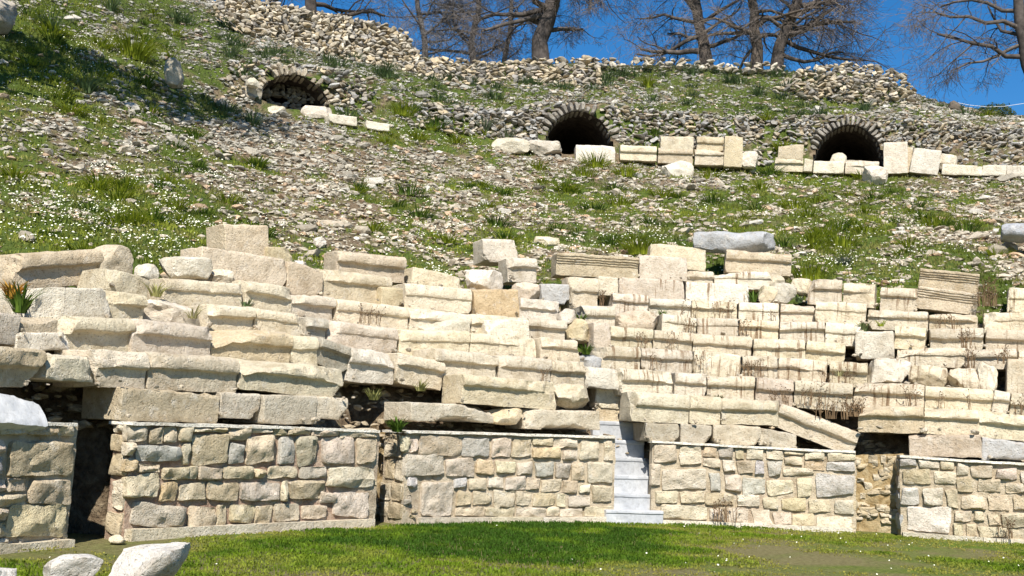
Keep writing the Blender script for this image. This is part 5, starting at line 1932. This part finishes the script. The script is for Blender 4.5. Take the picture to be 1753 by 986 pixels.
# more clumps that nothing tells apart
P, px, py, u, th = sample_slope(5000, 6, 24, rs, 0)
v = veg_at(P)
ok = (v > .55) & (py > 0) & (py < 440)
P, px, py = P[ok], px[ok], py[ok]
pm = []
for k in range(8):
    r = random.Random(800 + k)
    V, Q, C = leaf_ribbons(80, .42, .026, r, .8, .8, (ASPH, LIME, DARKG, LIME)[k % 4], 4, .22)
    pm.append(make_mesh('weed_clump', V, Q, None, M_GRASS, True, None, C))
for k in rs.permutation(len(P))[:240]:
    up_ = py[k] < 200 and px[k] > 300
    o = bpy.data.objects.new('weed_clump', pm[(0, 4)[rs.randint(2)] if up_ else (1, 2, 3, 5, 6, 7)[rs.randint(6)]])
    COL.objects.link(o)
    o.location = P[k]
    s = rs.uniform(.6, 1.25)
    o.scale = (s * 1.2, s * 1.2, s * .8)
    o.rotation_euler = (0, 0, rs.uniform(0, 6.28))
    o['label'] = 'small leafy weed clump sprouting between stones on the hillside'
    o['category'] = 'weeds'
    o['group'] = 'small weed clumps on the hillside'

# plants among the seats
for k, (px, py, row, n, L, w, pal, lab) in enumerate([
        (35, 530, 2.6, 60, .45, .035, DARKG, 'leafy green weeds beside the battered white block'),
        (20, 505, 2.8, 30, .3, .05, ((.45, .20, .03), (.55, .30, .05)), 'orange withered plant beside the leafy weeds'),
        (267, 503, 3.6, 30, .3, .025, ((.25, .24, .08), (.38, .36, .14)), 'pale yellowish tuft between a sloping block and a cream seat'),
        (422, 520, 3.6, 20, .16, .03, ASPH, 'tiny blue green tuft beside the broken upright seat'),
        (1004, 603, 3.1, 50, .25, .03, DARKG, 'green weeds in the stairway above a grey stone'),
        (994, 548, 4.6, 30, .25, .025, DARKG, 'green tuft in the stairway beside the white stone'),
        (680, 735, .75, 90, .28, .03, DARKG, 'dense green grass patch in the earth hollow on top of the walls'),
        (1290, 514, 6.6, 40, .42, .022, DARKG, 'upright green grass tuft beside the smooth pale block'),
        (1135, 538, 5.6, 26, .2, .03, DARKG, 'small green plant on the white seat block'),
        (1478, 566, 5.1, 26, .32, .07, ((.10, .14, .05), (.2, .24, .1)), 'broad leaved plant growing under the slipped slab'),
        (1508, 555, 5.6, 18, .2, .03, LIME, 'small yellow green weed on a lipped seat'),
        (1230, 680, 1.6, 40, .12, .03, ((.12, .12, .04), (.24, .22, .09)), 'low olive weeds at the foot of a second row seat'),
        (1368, 515, 6.7, 30, .22, .04, ASPH, 'blue green plant beside the triangular stone'),
        (1436, 640, 2.6, 14, .2, .02, ((.3, .28, .12), (.4, .37, .2)), 'pale dry tuft at the end of a broken seat'),
        (330, 540, 2.7, 24, .25, .025, ((.28, .25, .10), (.4, .36, .18)), 'yellowish dry tuft before the crumbled seat block'),
        (640, 680, 1.1, 40, .22, .025, ((.16, .17, .04), (.28, .27, .1)), 'olive weeds on the earth of the hollow'),
        (720, 665, 1.5, 30, .25, .022, ((.16, .17, .04), (.3, .28, .12)), 'straggling weeds under the tilted broken seat')]):
    plant('weed_clump', px, py, U(row), n, L, w, pal, lab, 'weeds', 'weeds among the seats', 700 + k, .85)


# dry stalks before the seats
def stalks(n, h, spread, r, col=((.11, .07, .04), (.22, .145, .08))):
    acc = Acc()
    for k in range(n):
        x, y = r.uniform(-spread, spread), r.uniform(-.03, .03)
        H = h * r.uniform(.45, 1.1)
        w = r.uniform(.004, .008)
        p = np.array([x, y, -.05])
        d = np.array([r.uniform(-.14, .14), r.uniform(-.12, .02), 1.0])
        c = lerp(col[0], col[1], r.random())
        segs = [p]
        for s in range(4):
            segs.append(segs[-1] + d * H / 4)
            d = d + np.array([r.uniform(-.1, .1), r.uniform(-.06, .06), 0])
        tube(acc, segs, [w, w * .9, w * .8, w * .6, w * .3], 3, c)
        for q in range(r.randint(1, 4)):
            b = segs[r.randint(2, 4)]
            e = b + np.array([r.uniform(-.07, .07), r.uniform(-.05, .02), r.uniform(.03, .09)])
            tube(acc, [b, e], [w * .6, w * .5], 3, c)
            # seed head
            Vr, T = SMALL[r.randrange(len(SMALL))]
            acc.add(Vr * r.uniform(.006, .013) + e, None, T, np.array(c) * .8)
    return acc.mesh('dry_weed', M_DRY, False)


def tube(acc, pts, rad, n, col):
    pts = np.array(pts)
    m = len(pts)
    d = np.gradient(pts, axis=0)
    d /= np.linalg.norm(d, axis=1, keepdims=True) + 1e-9
    ref = np.where(np.abs(d[:, 2:3]) > .9, np.array([[1., 0, 0]]), np.array([[0, 0, 1.]]))
    a = np.cross(d, ref)
    a /= np.linalg.norm(a, axis=1, keepdims=True) + 1e-9
    b = np.cross(d, a)
    w = np.arange(n) * 2 * PI / n
    V = pts[:, None] + np.array(rad)[:, None, None] * (np.cos(w)[None, :, None] * a[:, None] + np.sin(w)[None, :, None] * b[:, None])
    V = V.reshape(-1, 3)
    k = np.arange(n)
    Q = np.concatenate([np.column_stack([i * n + k, i * n + (k + 1) % n, (i + 1) * n + (k + 1) % n, (i + 1) * n + k]) for i in range(m - 1)])
    acc.add(V, Q, None, col)


DRY = [
    (632, 549, 3.9, 16, .26, .22, 'row of brown dry weeds before a fourth row seat'),
    (930, 648, 1.9, 5, .22, .06, 'thin dry weed on a cream second row seat'),
    (1030, 522, 5.8, 9, .30, .05, 'dark dry stalks beside the curved seat end'),
    (1098, 592, 3.9, 10, .30, .12, 'branching dry weed near the upright end stone'),
    (1150, 596, 3.9, 8, .28, .22, 'thin dry stalks before a streaked fourth row seat'),
    (1195, 628, 2.9, 10, .28, .18, 'dry stalks before a smooth third row seat'),
    (1118, 628, 2.9, 8, .22, .15, 'dry stalks beside a faint lipped third row seat'),
    (1290, 640, 2.9, 16, .30, .2, 'dense dark dry stalks under a thin round lip'),
    (1185, 540, 5.9, 10, .26, .25, 'dry stalks crossing a dark streaked seat'),
    (1240, 542, 5.9, 12, .26, .22, 'dry stalks right of the first dark streaked seat group'),
    (1180, 565, 4.9, 10, .24, .1, 'dry stalks at the end of the white lipped seat'),
    (1275, 570, 4.9, 10, .26, .12, 'dry stalks between two fifth row seats'),
    (1330, 545, 5.9, 6, .2, .12, 'few dry stalks on the pale stained seat'),
    (1340, 690, 1.9, 14, .30, .2, 'dry stalks left end of the long streaked seat'),
    (1400, 690, 1.9, 18, .32, .35, 'wide row of dry stalks above the fallen aslant seat'),
    (1425, 712, 1.1, 30, .30, .28, 'brown dry thicket behind the fallen aslant seat'),
    (1462, 708, 1.3, 40, .28, .14, 'grey brown brush at the end of the fallen aslant seat'),
    (1415, 652, 2.9, 8, .25, .1, 'dry stalks at the joint of two third row seats'),
    (1455, 655, 2.9, 8, .25, .1, 'dry stalks on the cracked lip seat'),
    (1560, 690, 1.9, 10, .30, .1, 'fan of dry stems on the white lipped second row seat'),
    (1612, 694, 1.9, 4, .28, .06, 'pair of pale dry stems on a second row seat'),
    (1665, 697, 1.9, 4, .34, .06, 'long slanting dry stem on a second row seat'),
    (1745, 706, 1.9, 10, .28, .12, 'dry stems at the far end of the second row'),
    (1620, 560, 5.9, 12, .28, .2, 'dry stems hanging before the white broken end'),
    (1655, 592, 4.4, 18, .34, .1, 'pale dry tangle over the faint lipped seat'),
    (1660, 625, 3.6, 16, .36, .08, 'pale dry tangle trailing onto the fourth row'),
    (1718, 618, 3.6, 10, .26, .1, 'dry tangle above the dark hole'),
    (1690, 520, 6.8, 46, .45, .18, 'tangled dry bush beside the stacked moulded beams'),
    (1240, 888, -.05, 24, .32, .2, 'reddish dry weed at the foot of the wall beyond the steps'),
    (1720, 915, -.05, 10, .25, .12, 'dry weed at the foot of the far wall'),
]
for k, (px, py, row, n, h, sp, lab) in enumerate(DRY):
    r = random.Random(1200 + k)
    u = U(row) if row >= .5 else row
    p = at(px, py, u - .04)
    X, Y = frame_at(theta_of(p))
    link('dry_weed', stalks(n, h, sp, r), None, lab, 'dry weed', 'dry weeds among the seats', None, mat4(X, Y, np.array([0, 0, 1.]), p))


# ------------------------------------------------------------------ bare trees of the skyline
def grow(accT, accB, p, d, L, rad, lev, r, maxlev, col, droop):
    """one branch with its side branches"""
    n = 5 if lev < 3 else 3
    pts, rads = [p], [rad]
    dd = np.array(d, float)
    for s in range(n):
        dd = dd + np.array([r.gauss(0, .24), r.gauss(0, .24), r.gauss(0, .2) - droop * (.05 if lev < 2 else .10) + .03])
        dd /= np.linalg.norm(dd)
        pts.append(pts[-1] + dd * L / n)
        rads.append(max(rad * (1 - .62 * (s + 1) / n), .0052))
    c = np.array(col) * r.uniform(.75, 1.2) * (1.0, 1.0, 1.1, 1.35, 1.5)[min(lev, 4)]
    tube(accT if lev < 2 else accB, pts, rads, 7 if lev < 2 else (4 if lev == 2 else 3), c)
    if lev >= maxlev:
        return
    k = (5, 6, 6, 9, 3)[min(lev, 4)]
    for q in range(k):
        t = r.uniform(.25, 1.0)
        i = min(int(t * n), n - 1)
        b = pts[i] + (pts[i + 1] - pts[i]) * (t * n - i)
        ax = pts[i + 1] - pts[i]
        ax = ax / np.linalg.norm(ax)
        s = np.array([r.gauss(0, 1), r.gauss(0, 1), r.gauss(0, .7)])
        s -= ax * (s @ ax)
        s /= np.linalg.norm(s)
        ang = r.uniform(.5, 1.1)
        nd = ax * math.cos(ang) + s * math.sin(ang)
        grow(accT, accB, b, nd, L * r.uniform(.42, .72), rads[i] * r.uniform(.28, .48), lev + 1, r, maxlev, col, droop)


def bare_tree(path, u, limbs, label, seed, maxlev=4, col=(.085, .071, .062), droop=1.0, group='bare trees along the skyline'):
    """path: (px, py, width px) up the trunk; limbs: (fraction up, dx, dz, length)"""
    r = random.Random(seed)
    P = [at(px, py, u) for px, py, w in path]
    base = P[0]
    t = theta_of(base)
    X, Y = frame_at(t)
    # keep the trunk in one plane across the view
    pts, rads = [], []
    for (px, py, w), q in zip(path, P):
        loc = q - base
        pts.append(np.array([loc @ X, r.uniform(-.05, .05), loc[2]]))
        rads.append(w / 2 * np.linalg.norm(q - CAMP) / F)
    root = bpy.data.objects.new('bare_tree', None)
    COL.objects.link(root)
    root.matrix_world = mat4(X, Y, np.array([0, 0, 1.]), base)
    root['label'] = label
    root['category'] = 'tree'
    root['group'] = group
    bpy.context.view_layer.update()
    accT, accB = Acc(), Acc()
    # smooth the trunk
    pts = np.array(pts)
    s = np.linspace(0, len(pts) - 1, 4 * (len(pts) - 1) + 1)
    tp = np.column_stack([np.interp(s, range(len(pts)), pts[:, k]) for k in range(3)])
    tr = np.interp(s, range(len(pts)), rads)
    tp[0, 2] -= .6
    tr[0] *= 1.25
    tp = tp + vfbm(tp * 1.2 + seed, seed, 2) * .06
    tube(accT, tp, tr * .92, 12, np.array(col) * .8)
    for (f, dx, dz, L, w) in limbs:
        k = min(int(f * (len(tp) - 1)), len(tp) - 1)
        d = np.array([dx, r.uniform(-.6, .6), dz])
        d /= np.linalg.norm(d)
        grow(accT, accB, tp[k], d, L, tr[k] * w * .85, 1, r, maxlev, col, droop)
    for q in range(4):
        grow(accT, accB, tp[-1], np.array([r.uniform(-.8, .8), r.uniform(-.6, .6), 1.0]), 3.0, tr[-1] * .7, 1, r, maxlev, col, droop)
    o1 = link('trunk', accT.mesh('trunk', M_BARK, True), root)
    o2 = link('branches', accB.mesh('branches', M_BARK, False), root)
    o1.matrix_parent_inverse.identity()
    o2.matrix_parent_inverse.identity()


def rl(r, n, lo=.25, hi=1.0, L=(1.8, 3.4)):
    out = []
    for k in range(n):
        f = lo + (hi - lo) * (k + .5) / n
        out.append((f, r.choice((-1, 1)) * r.uniform(.6, 1.1), r.uniform(-.05, .7), r.uniform(*L), r.uniform(.35, .6)))
    return out


R_ = random.Random(55)
bare_tree([(925, 106, 34), (924, 70, 29), (934, 40, 28), (946, 8, 27), (958, -50, 22), (962, -130, 15)], 24.6,
          [(.35, 1, .1, 2.0, .4), (.42, -1, .35, 2.6, .45), (.5, 1, -.15, 2.0, .4), (.55, -1, .7, 3.0, .5)] + rl(R_, 8, .5),
          'big bare tree with a thick brown trunk above the middle arch', 21)
bare_tree([(532, 26, 22), (530, 0, 20), (522, -40, 17), (520, -110, 12)], 24.8,
          [(.12, 1, .12, 3.8, .6), (.1, -1, .3, 2.4, .5), (.3, 1, .3, 3.2, .5)] + rl(R_, 7, .35), 'bare tree with long level boughs behind the climbing rubble wall', 22)
bare_tree([(730, 104, 12), (726, 60, 10), (716, 10, 9), (712, -60, 6)], 27, rl(R_, 9, .1, 1, (1.4, 2.6)), 'slim bare tree at the end of the climbing rubble wall', 23,
          4, (.115, .105, .10))
bare_tree([(812, 116, 14), (808, 70, 11), (818, 20, 10), (822, -60, 7)], 28, rl(R_, 12, .05, 1, (1.6, 3.2)), 'thicket like bare tree left of the thick trunk', 24,
          4, (.12, .11, .105))
bare_tree([(862, 116, 10), (872, 60, 8), (876, 0, 7), (880, -60, 5)], 28, rl(R_, 9, .1, 1, (1.4, 2.6)), 'slender bare tree just left of the thick trunk', 25, 4, (.12, .11, .105))
bare_tree([(1212, 114, 26), (1206, 80, 20), (1196, 40, 18), (1190, 0, 17), (1184, -70, 13)], 24.8,
          [(.2, -1, .3, 2.8, .6), (.25, 1, .4, 2.2, .5), (.4, -1, .05, 3.0, .5), (.5, 1, .3, 2.6, .5)] + rl(R_, 8, .3), 'bare tree with low spreading branches left of the twin trunks', 26)
bare_tree([(1294, 114, 24), (1298, 80, 19), (1292, 50, 18), (1290, 20, 16), (1276, -40, 12)], 24.6,
          [(.4, 1, .6, 2.2, .6), (.45, -1, .5, 2.4, .5), (.3, -1, .2, 2.0, .4)] + rl(R_, 7, .4), 'crooked pale trunked tree between two darker ones', 27, 4, (.125, .10, .08))
bare_tree([(1328, 116, 24), (1334, 85, 20), (1346, 50, 19), (1362, 10, 18), (1380, -60, 14)], 24.6,
          [(.2, 1, -.05, 2.8, .45), (.45, 1, .3, 3.6, .6), (.4, 1, .05, 3.6, .5), (.55, 1, .6, 3.2, .5), (.5, -1, .6, 2.4, .5)] + rl(R_, 8, .35),
          'dark leaning bare tree with branches drooping far to the right', 28)
bare_tree([(1796, 215, 24), (1774, 150, 22), (1756, 95, 20), (1748, 50, 18), (1742, -10, 15), (1742, -80, 11)], 23.6,
          [(.4, -1, .25, 3.4, .5), (.5, -1, -.15, 2.6, .4), (.6, -1, .2, 3.6, .5), (.65, 1, .3, 2.5, .5)] + rl(R_, 6, .55), 'leaning bare tree at the edge with branches over the blue gap', 29)
# leafy tree added out of view to throw shade across the upper grass
tb = np.array([-12.9, 21.2])
tth = math.atan2(tb[0] - CEN[0], tb[1] - CEN[1])
tu = math.hypot(*(tb - CEN)) - float(R0(tth))
tz = float(terrain_z(np.array([tth]), np.array([tu]))[0])
root = bpy.data.objects.new('added_shade_tree', None)
COL.objects.link(root)
root.location = (tb[0], tb[1], tz)
root['label'] = 'added unseen leafy tree beside the view to shade the upper grassy slope'
root['category'] = 'tree'
acc = Acc()
tube(acc, [(0, 0, -.5), (.1, 0, 2), (-.1, .1, 4.5), (.2, 0, 7.5), (.6, .1, 9.5)], [.34, .28, .24, .18, .06], 10, (.12, .09, .07))
for k in range(9):
    a = k * 2.4
    tube(acc, [(0, 0, 5 + k * .4), (1.2 * math.cos(a), 1.2 * math.sin(a), 6.2 + k * .4), (2.5 * math.cos(a), 2.2 * math.sin(a), 6.9 + k * .4)], [.1, .07, .03], 6, (.12, .09, .07))
link('trunk', acc.mesh('trunk', M_BARK, True), root)
n = 11000
Q3 = rs.normal(size=(n, 3))
Q3 /= np.linalg.norm(Q3, axis=1, keepdims=True)
Q3 *= rs.uniform(.1, 1, (n, 1)) ** .4 * (1 + .45 * fbm(Q3 * 2.2, 8)[:, None])
Q3 = Q3 * np.array([5.4, 2.2, 1.5])
Q3 = np.column_stack([Q3[:, 0] * .8 - Q3[:, 1] * .6, Q3[:, 0] * .6 + Q3[:, 1] * .8, Q3[:, 2]]) + np.array([1.7, 1.5, 9.4])
Q3 = Q3[fbm(Q3 * 1.3, 18, 3) > -.03]
n = len(Q3)
sd = rs.normal(size=(n, 2, 3)) * .12
Vt = np.stack([Q3, Q3 + sd[:, 0], Q3 + sd[:, 1]], 1).reshape(-1, 3)
link('crown', make_mesh('crown', Vt, None, np.arange(3 * n).reshape(-1, 3), M_GRASS, False, None, np.repeat(lerp((.03, .05, .015), (.08, .11, .03), rs.uniform(0, 1, (n, 1))), 3, 0)), root)


# bush, stump and wire on the far crest
p = at(1702, 206, 22.5)
r = random.Random(5)
acc = Acc()
n = 2600
Q3 = rs.normal(size=(n, 3))
Q3 /= np.linalg.norm(Q3, axis=1, keepdims=True)
Q3 *= rs.uniform(.55, 1, (n, 1)) ** .5
Q3[:, 2] = np.abs(Q3[:, 2])
Q3 = Q3 * np.array([.85, .6, .62]) * (1 + .25 * fbm(Q3 * 3, 3)[:, None])
sd = rs.normal(size=(n, 2, 3)) * .035
V = np.stack([Q3, Q3 + sd[:, 0], Q3 + sd[:, 1]], 1).reshape(-1, 3)
acc.add(V, None, np.arange(3 * n).reshape(-1, 3), np.repeat(lerp((.035, .06, .015), (.10, .12, .04), rs.uniform(0, 1, (n, 1))), 3, 0))
root = link('bush', acc.mesh('bush', M_GRASS, False), None, 'rounded olive bush on the far crest under the thin wire', 'bush', None, None, Matrix.Translation(Vector(p)))
pr = at(1634, 200, 22.0)
Vr, T = rock(3, 77, .4, 10, .12)
hgt = (at(1634, 172, 22.0)[2] - pr[2])
me = make_mesh('tree_stump', np.column_stack([Vr[:, 0] * .22, Vr[:, 1] * .22, (Vr[:, 2] + 1) / 2 * hgt]), None, T, M_BARK, False, None, np.array([[.10, .08, .06]]))
link('tree_stump', me, None, 'dark gnarled stump on the crest at the start of the wire', 'stump', None, None, Matrix.Translation(Vector(pr)))
acc = Acc()
pts = [at(x, y, 22.0) for x, y in ((1640, 176), (1660, 180), (1690, 183), (1720, 182), (1760, 176), (1800, 168))]
tube(acc, pts, [.009] * 6, 5, (.6, .6, .6))
link('wire', acc.mesh('wire', M_PETAL, True), None, 'thin white wire stretched across the blue sky over the crest', 'wire')


# ------------------------------------------------------------------ light, sky, camera
SUN_AZ_LEFT, SUN_EL = math.radians(3), math.radians(46)
S = np.array([-math.sin(SUN_AZ_LEFT) * math.cos(SUN_EL), -math.cos(SUN_AZ_LEFT) * math.cos(SUN_EL), math.sin(SUN_EL)])
sl = bpy.data.lights.new('sun', 'SUN')
sl.energy = 5.0
sl.angle = math.radians(.5)
sl.color = (1.0, .955, .88)
so = bpy.data.objects.new('sun', sl)
COL.objects.link(so)
so.rotation_euler = Vector(S).to_track_quat('Z', 'Y').to_euler()
W = bpy.data.worlds.new('World')
SC.world = W
W.use_nodes = True
nt = W.node_tree
nt.nodes.clear()
wo = nt.nodes.new('ShaderNodeOutputWorld')
bg = nt.nodes.new('ShaderNodeBackground')
sky = nt.nodes.new('ShaderNodeTexSky')
sky.sky_type = 'NISHITA'
sky.sun_disc = False
sky.sun_elevation = SUN_EL
sky.sun_rotation = math.atan2(S[0], S[1])
sky.altitude = 600
sky.air_density = 1.0
sky.dust_density = 0.1
sky.ozone_density = 4.0
hs = nt.nodes.new('ShaderNodeHueSaturation')
hs.inputs['Saturation'].default_value = 1.32
nt.links.new(sky.outputs[0], hs.inputs['Color'])
nt.links.new(hs.outputs[0], bg.inputs[0])
bg.inputs[1].default_value = .088
nt.links.new(bg.outputs[0], wo.inputs[0])

cam = bpy.data.cameras.new('camera')
co = bpy.data.objects.new('camera', cam)
COL.objects.link(co)
co.matrix_world = Matrix.Translation((0, 0, HC)) @ CAMM.to_4x4()
cam.sensor_width = 36
cam.sensor_fit = 'HORIZONTAL'
cam.lens = F / 1753 * 36
cam.clip_start = .1
cam.clip_end = 2000
SC.camera = co
SC.view_settings.view_transform = 'Standard'
SC.view_settings.look = 'None'
SC.view_settings.exposure = 0.72
SC.view_settings.gamma = 1
SC.cycles.max_bounces = 5
SC.cycles.diffuse_bounces = 3
